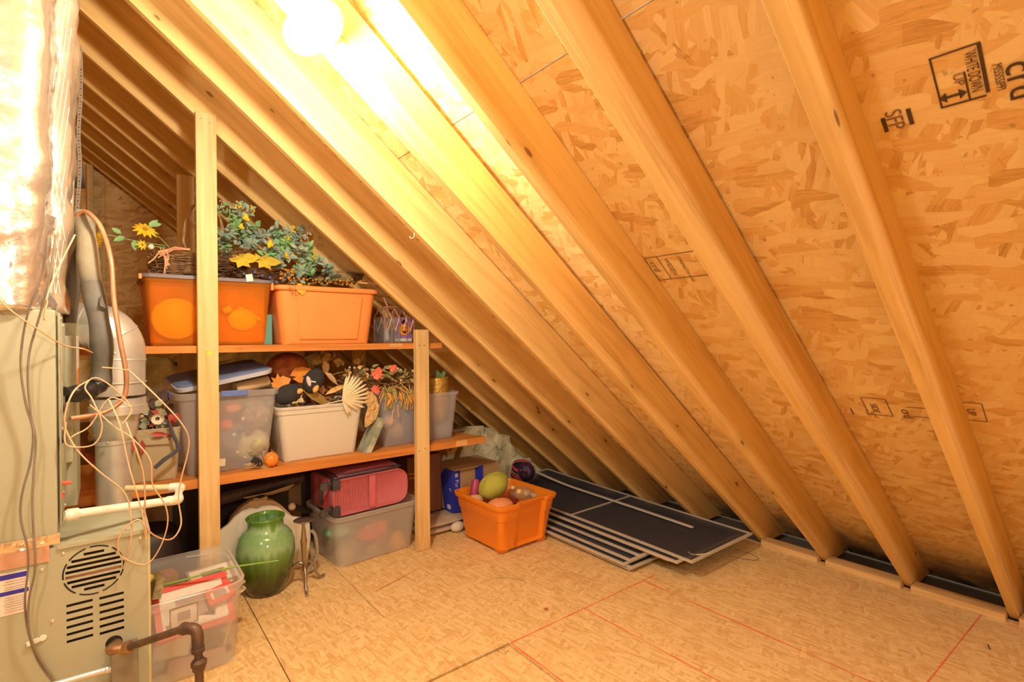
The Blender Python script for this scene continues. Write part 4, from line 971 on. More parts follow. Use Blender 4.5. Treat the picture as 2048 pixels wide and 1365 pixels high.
put('pumpkin', MB().lathe([(.040,0),(.038,.004),(.001,.006)], (1.487, 3.002, Z1+.085), 20, Vector((0,-1,0)), sx=1, sy=.9), mat('pumpkin_orange', (.90,.36,.03), .5), pc, smooth=40)
mb = MB(); mb.box((1.487, 2.995, Z1+.131), (.045, .003, .010)).box((1.487, 2.995, Z1+.140), (.024, .003, .014))
for s_ in (-1, 1): mb.add([(1.487+s_*.016-.006, 2.9945, Z1+.092), (1.487+s_*.016+.006, 2.9945, Z1+.092), (1.487+s_*.016, 2.9945, Z1+.103)], [(0,1,2)])
sm = [(1.487+.022*math.cos(R(a)), 2.9942, Z1+.082+.018*math.sin(R(a))) for a in range(180, 361, 20)]
sm2 = [(1.487+.020*math.cos(R(a)), 2.9942, Z1+.084+.010*math.sin(R(a))) for a in range(360, 179, -20)]
n_ = len(sm); mb.add(sm+sm2, [(i, i+1, 2*n_-2-i, 2*n_-1-i) for i in range(n_-1)])
put('pumpkin_face', mb, M_BLACK, pc, label='black hat, eyes and grin')
put('card_strip', MB().bb((1.422, 3.001, Z1+.011), (1.538, 3.002, Z1+.030)), mat('white_card', (.7,.72,.66), .6), pc)
gh = thing('figurine', 'small white and orange figurine inside the left side of the lantern', 'figurine', (1.375, 3.02, Z1+.01))
put('body', MB().lathe([(.018,0),(.020,.02),(.014,.06),(.009,.075),(.011,.085),(.001,.10)], (1.375, 3.02, Z1+.011), 12), mat('ghost_white', (.62,.66,.64), .5), gh, smooth=True)
put('hat', MB().lathe([(.014,0),(.001,.03)], (1.375, 3.02, Z1+.10), 10), mat('pumpkin_orange', (.9,.36,.03), .5), gh)
# ================================================================ middle shelf
q = random.Random(31)
# beige fabric bin with foliage, far left behind the wires
cb = thing('canvas_bin', 'beige canvas bin behind the loose wires at the left end of the lower shelf', 'bin', (.17, 3.10, Z2))
put('body', bin_mesh(.155, 3.13, Z2, .24, .30, .27, .34, .255, th=.006, r=.03, rim=.002, lip=.03, rz=R(-4)), mat('canvas_beige', (.50,.42,.26), .85, bump=.3, bscale=60), cb, smooth=40)
put('strap_handle', MB().box((.175, 2.955, Z2+.195), (.13, .006, .030), (0, R(3), R(-4))), mat('canvas_beige', (.5,.42,.26), .85), cb, bevel=.002)
mh = mat('slate_plastic', (.10,.11,.15), .45)
P = [at(339, 846, 2.92), at(345, 868, 2.91), at(354, 886, 2.90), at(357, 898, 2.89), at(349, 906, 2.885), at(328, 920, 2.88), at(309, 937, 2.875)]
put('handle', MB().tube(P, [.006,.009,.008,.011,.009,.010,.009], 4), mh, cb, bevel=.001, label='slate blue bent plastic handle')
fb = thing('artificial_foliage', 'pale eucalyptus leaves with a white bloom and red leaves sprouting from the canvas bin', 'foliage', at(300, 830, 3.05))
m1 = MB(); m2 = MB(); m3 = MB(); ms = MB()
for i in range(34):
    u = q.uniform(268, 330); v = q.uniform(808, 862); c = at(u, v, q.uniform(2.98, 3.12))
    (m1 if i % 3 else m3).leaf(c, (q.uniform(-1,1), q.uniform(-1,.3), q.uniform(-.4,1)), (q.uniform(-.6,.6), -1, .3), q.uniform(.035,.05), q.uniform(.03,.042), .15)
for i in range(12):
    u = q.uniform(322, 345); v = q.uniform(825, 862); m2.leaf(at(u, v, q.uniform(2.96, 3.02)), (q.uniform(-1,1), -.4, q.uniform(-1,1)), (0, -1, .3), .06, .028, .15)
for p in ((270,872,(-.1,-.2,-1)),(284,880,(0,-.2,-1)),(300,868,(1,0,-.2)),(155,880,(.3,0,-1)),(170,905,(.5,0,-.8))): m2.leaf(at(p[0], p[1], 2.93), p[2], (0,-1,0), .075, .028, .1)
for i in range(9): m3.leaf(at(q.uniform(275, 330), q.uniform(792, 822), q.uniform(3.1, 3.2)), (q.uniform(-1,1), q.uniform(-1,1), q.uniform(-.3,1)), (0, -1, .3), .06, .045, .2)
for i in range(12): ms.tube([at(300+q.uniform(-20,20), 870, 3.06), at(300+q.uniform(-40,40), q.uniform(790,840), 3.06)], .002, 4)
put('leaves', m1, mat('eucalyptus_pale', (.50,.50,.33), .65, col2=(.33,.36,.22), vscale=14), fb, kind='stuff'); put('leaves', m2, mat('red_leaf', (.55,.09,.07), .6, var=.4, vscale=14), fb, kind='stuff', label='dusty red leaves')
put('leaves', m3, mat('dark_brown_leaf', (.10,.05,.035), .7), fb, kind='stuff', label='dark brown leaves'); put('stems', ms, M_TWIG, fb, kind='stuff')
mb = MB()
for i in range(14):
    a = i*2.4; mb.leaf(at(315, 838, 2.965)+Vector((math.cos(a), 0, math.sin(a)))*.008, (math.cos(a), -.5, math.sin(a)), (0,-1,0), .026, .026, -.3)
put('bloom', mb, mat('cream_bloom', (.78,.70,.55), .7), fb, label='cream coloured bloom')

# left clear tote with blue latch and lid
t = thing('storage_tote', 'clear cloudy tote with a blue latch, packed with decorations, behind the tall post', 'tote', (.48, 3.14, Z2), 'clear totes on the lower shelf')
tx, ty, trz = .482, 3.155, R(3)
put('body', bin_mesh(tx, ty, Z2, .37, .36, .455, .44, .412, r=.035, rim=.014, lip=.030, rz=trz, single=True), M_CLR, t, smooth=40)
put('latch', MB().box(at(469, 787, 2.918), (.125, .012, .030), (0, 0, trz)), M_BLUEH, t, bevel=.004, label='blue latch handle')
put('latch', MB().box((.245, 3.16, 1.035), (.012, .12, .030), (0, 0, trz)), M_BLUEH, t, bevel=.004, label='blue latch handle')
ld = thing('tote_lid', 'blue and white tote lid lying tilted on the clear tote with the blue latch', 'lid', (.46, 3.2, 1.10))
lm = Matrix.Rotation(R(3), 3, 'Z') @ Matrix.Rotation(R(-10.5), 3, 'Y') @ Matrix.Rotation(R(6), 3, 'X')
def tr_ring(z, w_, d_): return [lm @ p + Vector((.478, 3.19, 1.118)) for p in rr(0, 0, z, w_, d_, .05, 5)]
put('panel', MB().loft([tr_ring(0, .40, .36), tr_ring(.006, .43, .38), tr_ring(.020, .44, .39), tr_ring(.024, .42, .37)]), mat('lid_blue', (.22,.30,.52), .4), ld, smooth=40)
put('rim', MB().loft([tr_ring(-.006, .450, .40), tr_ring(.014, .458, .408), tr_ring(.016, .44, .39), tr_ring(-.004, .44, .39)], False, False), mat('lid_pale', (.62,.66,.78), .35), ld, smooth=40, label='pale blue white rim')
def ballthing(name, label, cat, c, r, m, z=None, lumps=0, **kw):
    f = (lambda p, a, t: 1+lumps*math.cos(a*8)) if lumps else None
    return tag(put(name, MB().ball(c, r, 20, 12, f=f, **kw), m, smooth=True, loc=c), label, cat)
M_WICK = mat('wicker_ball', (.50,.36,.22), .9, col2=(.28,.18,.10), vscale=40, bump=.8, bscale=60)
M_CREAM = mat('cream_cloth', (.74,.64,.46), .9, bump=.3, bscale=20)
M_REDC = mat('red_cloth', (.70,.10,.07), .8, bump=.4, bscale=16)
yi = 2.99
ballthing('red_ornament', 'red ball seen through the clear tote just right of the post', 'ornament', at(452, 850, yi+.03), .032, M_REDC)
ballthing('red_ornament', 'dark red ball behind the bright red one in the clear tote', 'ornament', at(449, 826, yi+.10), .045, mat('dark_red', (.30,.05,.05), .6))
ballthing('foam_ball', 'large pale greenish ball in the lower right of the blue latched tote', 'ball', at(505, 890, yi+.05), .085, mat('pale_moss', (.52,.50,.30), .9, col2=(.35,.30,.22), vscale=18, bump=.6, bscale=40))
ballthing('cloth_bundle', 'dark bluish bundle in the middle of the blue latched tote', 'bundle', at(455, 880, yi+.07), .075, mat('dark_blue_cloth', (.10,.10,.16), .9, col2=(.22,.20,.24), vscale=14))
ballthing('cloth_bundle', 'brown patterned bundle high in the blue latched tote', 'bundle', at(510, 830, yi+.08), .080, mat('brown_pattern', (.45,.34,.22), .9, col2=(.18,.12,.14), vscale=22))
ballthing('orange_ornament', 'orange ornament under the rim of the blue latched tote', 'ornament', at(465, 815, yi+.02), .028, mat('dull_orange', (.72,.20,.05), .5), sx=1.6)
tag(put('paper_roll', MB().tube([at(470, 778, 3.08), at(535, 762, 3.12)], .032, 14), mat('tan_paper', (.66,.48,.26), .8, var=.2), smooth=60, loc=at(500, 770, 3.1)), 'tan paper roll poking out under the tilted lid', 'roll')
mb = MB()
for p in ((486,838),(500,812),(520,866),(468,870),(490,915),(520,905),(475,905),(532,840),(508,925)): mb.ball(at(p[0], p[1], yi), q.uniform(.005,.010), 7, 5)
tag(put('beads', mb, mat('pearl', (.8,.68,.5), .25), kind='stuff', smooth=True, loc=at(500, 880, yi)), 'scattered cream beads and berries inside the blue latched tote', 'beads')
tag(put('small_box', MB().box(at(443, 925, yi-.01), (.030, .03, .036), (0, R(4), 0)), mat('cream_box', (.75,.68,.50), .6), loc=at(443, 925, yi-.01)), 'little cream box in the bottom corner of the blue latched tote', 'box')
mb = MB()
for i in range(6): mb.leaf(at(500+q.uniform(-6,6), 862+q.uniform(-8,8), yi-.005), (math.cos(i*1.1), 0, math.sin(i*1.1)), (0,-1,0), .035, .022, .1)
tag(put('dark_leaves', mb, mat('plum_leaf', (.16,.06,.10), .6), loc=at(500, 862, yi)), 'plum coloured leaves pressed against the side of the clear tote', 'leaves')

# small pumpkin with raffia in front of the grey tote
o = thing('pumpkin_ornament', 'tiny orange pumpkin with black blocks and raffia on the front edge of the lower shelf', 'ornament', (.672, 2.935, Z2))
pc_ = at(542, 915, 2.925)
put('pumpkin', MB().ball((pc_.x, pc_.y, Z2+.040), .036, 24, 10, sz=1.05, f=lambda p, a, t: 1+.06*math.cos(a*8)), mat('pumpkin_gloss', (.92,.26,.03), .25), o, smooth=True)
put('block', MB().box(at(512, 922, 2.93)+Vector((0,0,-.002)), (.034, .03, .034), (.3, .5, .2)).box(at(520, 928, 2.92), (.020, .02, .024), (.1, -.3, .3)), mat('black_block', (.02,.018,.03), .3), o, bevel=.002)
mb = MB()
for i in range(46):
    c = at(q.uniform(500, 545), q.uniform(928, 938), 2.925); mb.tube([c, c+Vector((q.uniform(-.02,.01), q.uniform(-.015,.01), q.uniform(.002,.02))), c+Vector((q.uniform(-.055,.01), q.uniform(-.02,.02), q.uniform(-.004,.012)))], .0009, 3)
for i in range(20):
    c = at(q.uniform(520, 545), q.uniform(900, 925), 2.90); mb.tube([c, c+Vector((q.uniform(-.02,.02), -.005, q.uniform(-.02,.02)))], .0012, 3)
put('raffia', mb, mat('raffia', (.72,.52,.24), .8), o, kind='stuff')

# grey tote and the things in it
t = thing('storage_tote', 'opaque beige grey tote in the middle of the lower shelf, heaped with autumn things', 'tote', (.955, 3.12, Z2), 'totes on the lower shelf')
gx, gy = .957, 3.145
put('body', bin_mesh(gx, gy, Z2, .405, .33, .475, .40, .305, th=.003, r=.035, rim=.012, lip=.016, steps=((.0,0),(.86,.006))), M_GREYP, t, smooth=40)
M_PENG = mat('black_felt', (.035,.032,.035), .95, bump=.5, bscale=90)
M_BEAK = mat('beak_orange', (.80,.42,.12), .7)
def penguin(c, r, rot, label, beakdir, cheek):
    o = thing('penguin_ornament', label, 'ornament', c)
    put('head', MB().ball(c, r, 20, 12, sx=1.25, sy=.85, sz=.9, rot=rot), M_PENG, o, smooth=True)
    if beakdir is not None: put('beak', MB().ball(c+beakdir, r*.42, 12, 8, sx=1.0, sy=.6, sz=.62, rot=rot), M_BEAK, o, smooth=True, label='orange beak')
    if cheek is not None: put('cheek', MB().ball(c+cheek, r*.40, 12, 8, sx=.55, sy=.5, sz=1.3, rot=(0, R(-15), 0)), mat('cheek_white', (.72,.62,.58), .8), o, smooth=True, label='pale cheek patch')
penguin(at(576, 789, 2.985), .060, (0, R(-18), 0), 'black felt bird head lying low at the left rim of the grey tote', Vector((.048, -.030, .014)), None)
penguin(at(627, 762, 3.00), .060, (0, R(-62), 0), 'black felt bird head with orange beak standing over the grey tote', Vector((.000, -.040, -.042)), Vector((-.036, -.036, .000)))
tag(put('white_marking', MB().box(at(627, 764, 2.945), (.026, .002, .008), (0, R(12), 0)), mat('cheek_white', (.7,.6,.55), .8), loc=at(627, 764, 2.945)), 'small pale stitched patch on the standing bird head', 'patch')
# dried palm fan
fn = thing('palm_fan', 'dried cream palm leaf fan spreading over the right corner of the grey tote', 'leaf', at(684, 800, 2.93))
hub = at(684, 801, 2.925); ends = [(694,752),(700,748),(708,750),(714,752),(721,756),(728,760),(734,768),(738,776),(740,786),(739,796),(735,806),(730,816),(716,820),(702,826),(697,829)]
mb = MB()
for i, (u, v) in enumerate(ends):
    e = at(u, v, 2.925-.012*math.sin(i*.5)); d = e-hub; s_ = Vector((d.z, 0, -d.x)).normalized()*(.0075); k = Vector((0, -.006, 0))
    mb.add([hub, hub+d*.45+s_, hub+d*.85+s_*.9, e, hub+d*.85-s_*.9, hub+d*.45-s_, hub+d*.5+k, hub+d*.85+k*.8], [(0,1,6),(1,2,7,6),(2,3,7),(3,4,7),(4,5,6,7),(5,0,6)])
put('fan_blades', mb, mat('palm_cream', (.84,.70,.44), .6), fn); put('stalk', MB().tube([hub, at(655, 808, 2.96), at(640, 812, 3.0)], .003, 5), mat('palm_cream', (.84,.7,.44), .6), fn)
# crumpled kraft paper hanging at the right end
def crumple(pts, y, m, name, label, cat, amp=.012, seed=0):
    c = [at(u, v, y) for u, v in pts]; ctr = sum(c, Vector())/len(c); mb = MB(); rings = []
    n = 28; per = []
    tot = len(c)
    for i in range(n):
        t = i/n*tot; a = c[int(t)]; b_ = c[(int(t)+1) % tot]; per.append(a.lerp(b_, t-int(t)))
    for k in range(7):
        f = max(.02, 1-k/6); ring = []
        for p in per:
            w_ = ctr.lerp(p, f); h_ = noise.noise(w_*38+Vector((seed,0,0)))*amp+noise.noise(w_*80)*amp*.4
            ring.append(w_+Vector((0, -abs(h_)*1.6-.004*(1-f), 0)))
        rings.append(ring)
    mb.loft(rings, False, True); return tag(put(name, mb, m, solid=.0015, loc=ctr), label, cat)
crumple([(733,782),(745,785),(755,800),(757,822),(750,842),(728,858),(729,835),(735,815),(728,800)], 2.95, mat('kraft_paper', (.66,.43,.17), .6, var=.15), 'crumpled_paper', 'crumpled kraft paper leaf hanging off the right corner of the grey tote', 'paper')
# leaves and autumn pieces
M_LO = mat('orange_leaf', (.86,.34,.04), .6, col2=(.70,.24,.03), vscale=15)
M_LB = mat('brown_leaf', (.50,.24,.08), .7, col2=(.33,.14,.05), vscale=12)
M_LT = mat('tan_leaf', (.74,.50,.24), .7, col2=(.58,.34,.14), vscale=12)
def aleaf(name, u, v, y, d, L_, m, label, mp=True, W=.5):
    c = at(u, v, y); mb = MB()
    if mp: mb.maple(c, d, (q.uniform(-.3,.3), -1, .5), L_)
    else: mb.leaf(c, d, (q.uniform(-.3,.3), -1, .5), L_, L_*W, .2)
    return tag(put(name, mb, m, solid=.0012, loc=c), label, 'leaf')
aleaf('artificial_leaf', 546, 772, 3.06, (.6,0,.2), .10, M_LO, 'orange maple leaf between the two leftmost totes of the lower shelf')
aleaf('artificial_leaf', 580, 752, 3.07, (1,0,.35), .13, M_LO, 'long ribbed orange leaf behind the bird heads', False, .55)
aleaf('artificial_leaf', 585, 758, 3.05, (1,-.1,-.15), .11, M_LO, 'second ribbed orange leaf below the long one', False, .45)
aleaf('artificial_leaf', 648, 722, 3.10, (.3,0,-1), .09, M_LT, 'curled tan leaf above the right side of the grey tote', False, .7)
aleaf('artificial_leaf', 650, 745, 3.08, (.8,-.1,-.7), .11, M_LT, 'long curled tan leaf right of the standing bird head', False, .4)
aleaf('artificial_leaf', 640, 768, 3.03, (.3,0,-.9), .07, M_LB, 'shiny brown leaf beside the orange beak', False, .6)
aleaf('corn_husk', 650, 790, 2.99, (1,0,.45), .15, mat('husk', (.82,.52,.20), .6), 'pale orange husk stretched toward the palm fan', False, .22)
aleaf('corn_husk', 604, 780, 3.0, (.9,-.1,-.5), .20, mat('olive_husk', (.42,.26,.06), .6, var=.3), 'broad olive brown husk across the grey tote opening', False, .35)
ballthing('wicker_pumpkin', 'dark orange woven pumpkin in shadow behind the left bird head', 'ornament', at(575, 738, 3.22), .115, mat('dark_wicker', (.52,.15,.03), .8, col2=(.30,.08,.02), vscale=22, bump=.5, bscale=40), lumps=.05, sz=.8)
mb = MB()
for i in range(30): mb.box(at(q.uniform(582,604), q.uniform(792,806), q.uniform(2.965,2.99)), (.014, .010, .016), (q.random()*3, q.random()*3, 0))
tag(put('popcorn_chips', mb, mat('chip_cream', (.74,.58,.32), .7), kind='stuff', loc=at(593, 800, 2.98)), 'cream chips piled under the low bird head', 'chips')
mb = MB(); mb2 = MB()
for i in range(150):
    c = at(q.uniform(560, 735), q.uniform(770, 812), q.uniform(3.0, 3.28)); c.z = min(c.z, 1.0)
    (mb if i % 2 else mb2).leaf(c, (q.uniform(-1,1), q.uniform(-1,1), q.uniform(-.3,.8)), (q.uniform(-.5,.5), -.6, 1), q.uniform(.03,.06), q.uniform(.02,.04), .3)
lf2 = thing('dried_leaves', 'heap of dried brown leaves filling the grey tote', 'leaves', (.95, 3.15, .93))
put('leaf_heap', mb, M_LB, lf2, kind='stuff'); put('leaf_heap', mb2, mat('dark_brown_leaf2', (.20,.09,.04), .7), lf2, kind='stuff')
for u, lb in ((640, 'yellow dried flower head hanging in shade, the left one of three'), (672, 'yellow dried flower head hanging in shade, the middle one of three'), (716, 'yellow dried flower head hanging in shade, the right one of three')):
    c = at(u, 716, 3.22); mb = MB()
    for i in range(12): mb.maple(c+Vector((q.uniform(-.035,.035), q.uniform(-.02,.02), q.uniform(-.03,.02))), (q.uniform(-1,1), -.5, q.uniform(-1,1)), (0,-1,.2), .04)
    tag(put('dried_flower', mb, mat('dried_yellow', (.66,.42,.10), .7), loc=c), lb, 'flower')

# leaf wreath lying across the right clear tote
lw = thing('leaf_wreath', 'autumn wreath of twigs, cream blossoms and red leaves on the right clear tote', 'wreath', at(760, 760, 3.1))
wc = at(765, 765, 3.12)
mb = MB()
for i in range(260):
    u = q.uniform(672, 838); v = 765+q.uniform(-14, 22)+abs(u-760)*-.03; c = at(u, v, q.uniform(2.98, 3.2)); d = Vector((q.uniform(-1,1), q.uniform(-.4,.4), q.uniform(-.45,.3)))*.05
    mb.tube([c-d, c+Vector((0,-.004,q.uniform(-.01,.01))), c+d], .0014, 3)
put('twigs', mb, M_TWIGL, lw, kind='stuff')
m1 = MB(); m2 = MB(); m3 = MB(); m4 = MB()
for i in range(90):
    u = q.uniform(690, 835); v = q.uniform(735, 762); c = at(u, v, q.uniform(2.97, 3.12)); d = (q.uniform(-1,1), -.5, q.uniform(-.6,.8))
    if i % 3 == 0: m1.ball(c, q.uniform(.006,.011), 6, 4)
    elif i % 3 == 1: m2.leaf(c, d, (0,-.8,.6), .04, .024, .2)
    else: m3.leaf(c, d, (0,-.8,.6), .045, .022, .2)
put('blossoms', m1, mat('cream_blossom', (.80,.70,.42), .7), lw, kind='stuff'); put('leaves', m2, mat('mixed_leaf', (.60,.50,.14), .6, col2=(.70,.26,.08), vscale=20), lw, kind='stuff'); put('leaves', m3, mat('olive_leaf', (.22,.24,.09), .6), lw, kind='stuff')
for u, v, d, s_ in ((752, 758, (.3,0,1), .075), (748, 772, (.2,-.2,-.6), .06), (782, 742, (.5,0,.5), .05)):
    m4.maple(at(u, v, 2.955), d, (0,-1,.3), s_)
put('maple_leaf', m4, mat('red_maple', (.70,.10,.05), .5, col2=(.80,.24,.14), vscale=10), lw, label='red maple leaves')

# right clear tote
t = thing('storage_tote', 'bluish clear tote behind the short post with grass hanging over its rim', 'tote', (1.60, 3.15, Z2), 'clear totes on the lower shelf')
put('body', bin_mesh(1.597, 3.165, Z2, .50, .33, .555, .385, .315, r=.035, rim=.012, lip=.020, single=True), M_CLRB, t, smooth=40)
ballthing('wicker_ball', 'tan wicker ball low in the right clear tote', 'ball', at(792, 862, 3.07), .055, M_WICK)
ballthing('small_gourd', 'peach coloured gourd near the left wall of the right clear tote', 'gourd', at(778, 842, 3.05), .036, mat('peach_gourd', (.78,.46,.26), .6))
ballthing('grey_ball', 'grey woolly ball right of the short post inside the tote', 'ball', at(885, 860, 3.10), .075, mat('grey_wool', (.38,.38,.32), .95, bump=.8, bscale=50), sy=.8)
ballthing('cloth_bundle', 'dark bluish bundle filling the right clear tote', 'bundle', at(825, 850, 3.18), .12, mat('dark_blue_cloth', (.1,.1,.16), .9), sy=.7)
gb = thing('golden_basket', 'golden woven vase standing in the right clear tote beside the short post', 'vase', (1.775, 3.09, Z2))
gcx = at(875, 800, 3.09).x
put('woven_body', MB().lathe([(.045,.10),(.062,.15),(.072,.22),(.076,.30),(.072,.40),(.068,.415),(.060,.40)], (gcx, 3.09, Z2), 26, lump=lambda a, z: 1+.02*math.sin(z*260)), mat('gold_weave', (.72,.46,.10), .35, .5, col2=(.50,.30,.05), vscale=30, bump=.7, bscale=50), gb, smooth=True)
mb = MB()
for i in range(10): mb.leaf(Vector((gcx+q.uniform(-.03,.03), 3.07, Z2+.40)), (q.uniform(-1,1), q.uniform(-.4,.2), 1), (0,-1,.3), .06, .02, .2)
tag(put('green_sprig', mb, M_LEAF, loc=(gcx, 3.07, Z2+.4)), 'dark green sprig in the mouth of the golden vase', 'foliage')
mb = MB(); mb2 = MB()
for i in range(60):
    u = q.uniform(765, 832); s0 = at(u, q.uniform(770, 785), 2.97); e = at(u+q.uniform(-14, 14), q.uniform(795, 822), 2.955)
    (mb if i % 2 else mb2).tube([s0, s0.lerp(e, .5)+Vector((0,-.012,.01)), e], q.uniform(.0012,.0028), 4)
for a, b_ in (((800,765),(830,798)),((790,772),(812,785)),((786,820),(782,848)),((795,810),(798,835))): mb2.tube([at(*a, 2.945), at(*b_, 2.94)], .003, 5)
gg = thing('dried_grass', 'tuft of green and straw coloured grass spilling over the right clear tote', 'grass', at(800, 790, 2.96))
put('grass_blades', mb, mat('grass_olive', (.30,.34,.07), .6), gg, kind='stuff'); put('grass_blades', mb2, mat('grass_orange', (.78,.42,.12), .6), gg, kind='stuff', label='straw orange blades')
for i in range(5):
    c = at(770+i*14+q.uniform(-4,4), 792+q.uniform(-12,4), 2.945)
    tag(put('artificial_leaf', MB().leaf(c, (q.uniform(-.5,.8), -.2, -.6), (0,-1,.4), .06, .022, .2), M_LO, solid=.001, loc=c), ('narrow orange leaf at the left edge of the grass on the right clear tote', 'narrow orange leaf second from the left in the grass tuft', 'narrow orange leaf in the middle of the grass tuft', 'narrow orange leaf second from the post in the grass tuft', 'narrow orange leaf in the grass nearest the short post')[i], 'leaf', 'orange leaves in the grass')
# leaning marbled slab
sl = [at(722, 902, 2.92), at(739, 907, 2.90), at(772, 843, 2.955), at(760, 835, 2.975), at(744, 862, 2.96)]
pb = [at(722, 902, 2.92), at(739, 907, 2.895), at(773, 842, 2.93), at(761, 834, 2.955)]
d_ = Vector((.010, .05, 0))
sl0 = Vector((1.165, 2.96, Z2+.001)); 
tag(put('marbled_slab', MB().add([(1.185,2.905,Z2+.001),(1.222,2.905,Z2+.001),(1.312,2.905,Z2+.185),(1.285,2.905,Z2+.200),(1.185,3.04,Z2+.001),(1.222,3.04,Z2+.001),(1.312,3.04,Z2+.185),(1.285,3.04,Z2+.200)], [(0,1,2,3),(7,6,5,4),(0,4,5,1),(1,5,6,2),(2,6,7,3),(3,7,4,0)]), mat('marble_green', (.55,.58,.44), .35, col2=(.22,.26,.18), vscale=14), bevel=.002, loc=(1.2, 2.95, Z2)), 'pale green marbled box leaning against the right clear tote', 'box')
# ================================================================ floor under and beside the shelves
q = random.Random(77)
# misty tote under the suitcase
b2z = R(3.5); b2x, b2y = 1.262, 3.145
t = thing('storage_tote', 'misty clear tote on the floor under the red suitcase, soft toys inside', 'tote', (b2x, b2y, 0), 'clear totes on the floor')
put('body', bin_mesh(b2x, b2y, .001, .485, .40, .545, .46, .298, r=.05, rim=.012, lip=.024, rz=b2z, th=.003, single=True), M_CLR2, t, smooth=40)
yb = 3.02
tag(put('red_cloth', MB().ball(at(745, 1062, yb+.02), .085, 18, 10, sx=1.25, sy=.7, sz=.62, rot=(0, R(-14), 0), f=lambda p, a, t_: 1+.08*math.sin(a*5+t_*4)), M_REDC, smooth=True, loc=at(745, 1062, yb+.02)), 'red cloth bundle seen blurred through the misty tote', 'cloth')
tag(put('green_cloth', MB().ball(at(675, 1062, yb+.02), .07, 18, 10, sx=1.1, sy=.7, sz=.6), mat('mint_cloth', (.20,.46,.30), .9, bump=.3), smooth=True, loc=at(675, 1062, yb+.02)), 'mint green cloth bundle at the left of the misty tote', 'cloth')
ballthing('orange_ball', 'orange ball at the right end inside the misty tote', 'ball', at(795, 1085, yb+.03), .06, mat('orange_ball', (.85,.40,.05), .6), sz=1.25)
ballthing('wicker_ball', 'large tan ball low in the left of the misty tote', 'ball', at(692, 1110, yb), .072, M_WICK)
ballthing('wicker_ball', 'tan ball low in the middle of the misty tote', 'ball', at(745, 1105, yb+.02), .060, M_WICK)
ballthing('cloth_bundle', 'grey cloth bundle behind the balls in the misty tote', 'bundle', at(735, 1080, yb+.16), .11, mat('grey_cloth', (.50,.48,.44), .9), sx=1.6)

# red suitcase
M_REDS = bpy.data.materials.new('red_ribbed_fabric'); M_REDS.use_nodes = True; nt = M_REDS.node_tree
b = nt.nodes['Principled BSDF']; b.inputs['Roughness'].default_value = .75
tc = _n(nt, 'ShaderNodeTexCoord'); wv = _n(nt, 'ShaderNodeTexWave', wave_type='BANDS', bands_direction='X'); wv.inputs['Scale'].default_value = 34; nt.links.new(tc.outputs['Object'], wv.inputs['Vector'])
nt.links.new(mixc(nt, wv.outputs['Fac'], (.46,.09,.12), (.66,.19,.23)), b.inputs['Base Color'])
bp = _n(nt, 'ShaderNodeBump'); bp.inputs['Strength'].default_value = .5; bp.inputs['Distance'].default_value = .003; nt.links.new(wv.outputs['Fac'], bp.inputs['Height']); nt.links.new(bp.outputs[0], b.inputs['Normal'])
M_REDP = mat('red_piping', (.60,.14,.17), .5); M_TRIM = mat('dark_trim', (.05,.045,.06), .4)
sc_ = thing('suitcase', 'red ribbed fabric suitcase with black wheels lying on the misty tote', 'suitcase', (1.225, 3.12, .302))
sz = R(4); sx0, sy0 = 1.222, 3.115
def sring(y, w_, h_, zc, r_):    # profile in x/z, swept in y, turned by sz
    out = []
    for p in rr(0, 0, 0, w_, h_, r_, 6):
        x, z = p.x, p.y; yy = y
        out.append(Vector((sx0+x*math.cos(sz)-yy*math.sin(sz), sy0+x*math.sin(sz)+yy*math.cos(sz), .306+.103+zc+z)))
    return out
def ep(w_, h_, kx=.075):     # right end strongly rounded, left end square
    pts = []
    for k in range(9):
        a = R(-90+180*k/8); pts.append((w_/2-kx+kx*math.cos(a), math.sin(a)*min(h_/2, kx)+math.copysign(max(0, h_/2-kx), math.sin(a)) if k != 4 else 0))
    pts += [(-w_/2+.02, h_/2), (-w_/2, h_/2-.02), (-w_/2, -h_/2+.02), (-w_/2+.02, -h_/2)]
    return pts
def sr(y, w_, h_):
    return [Vector((sx0+x*math.cos(sz)-y*math.sin(sz), sy0+x*math.sin(sz)+y*math.cos(sz), .306+.103+z)) for x, z in ep(w_, h_)]
put('body', MB().loft([sr(-.185, .462, .190), sr(-.192, .470, .200), sr(-.180, .476, .206), sr(.14, .476, .206), sr(.16, .466, .19)]), M_REDS, sc_, smooth=50)
def srot(x, y, z): return Vector((sx0+x*math.cos(sz)-y*math.sin(sz), sy0+x*math.sin(sz)+y*math.cos(sz), .306+z))
put('piping', MB().tube([p for p in sr(-.192, .470, .202)]+[sr(-.192, .470, .202)[0]], .0035, 6), M_REDP, sc_, smooth=60)
put('centre_strap', MB().box(srot(-.005, -.1955, .105), (.030, .006, .188), (0, 0, sz)).box(srot(.012, -.196, .105), (.006, .008, .188), (0, 0, sz)).box(srot(-.022, -.196, .105), (.006, .008, .188), (0, 0, sz)), M_REDP, sc_, bevel=.002)
put('top_pocket', MB().loft([[srot(x, y, z) for x, y in ((-.20,-.165), (.19,-.165), (.19,.12), (-.20,.12))] for z in (.204, .222)] + [[srot(x, y, .238) for x, y in ((-.13,-.14), (.17,-.13), (.17,.10), (-.13,.10))]]), M_REDS, sc_, bevel=.004)
put('zip_track', MB().tube(smoothpath([srot(-.225, .10, .214), srot(-.225, -.14, .214), srot(-.19, -.176, .214), srot(.15, -.176, .216), srot(.21, -.15, .216)], 5), .0065, 8).tube(smoothpath([srot(-.205, .10, .226), srot(-.205, -.12, .226), srot(-.17, -.160, .226), srot(.10, -.160, .224), srot(.19, -.165, .220)], 5), .005, 8), M_TRIM, sc_, smooth=60)
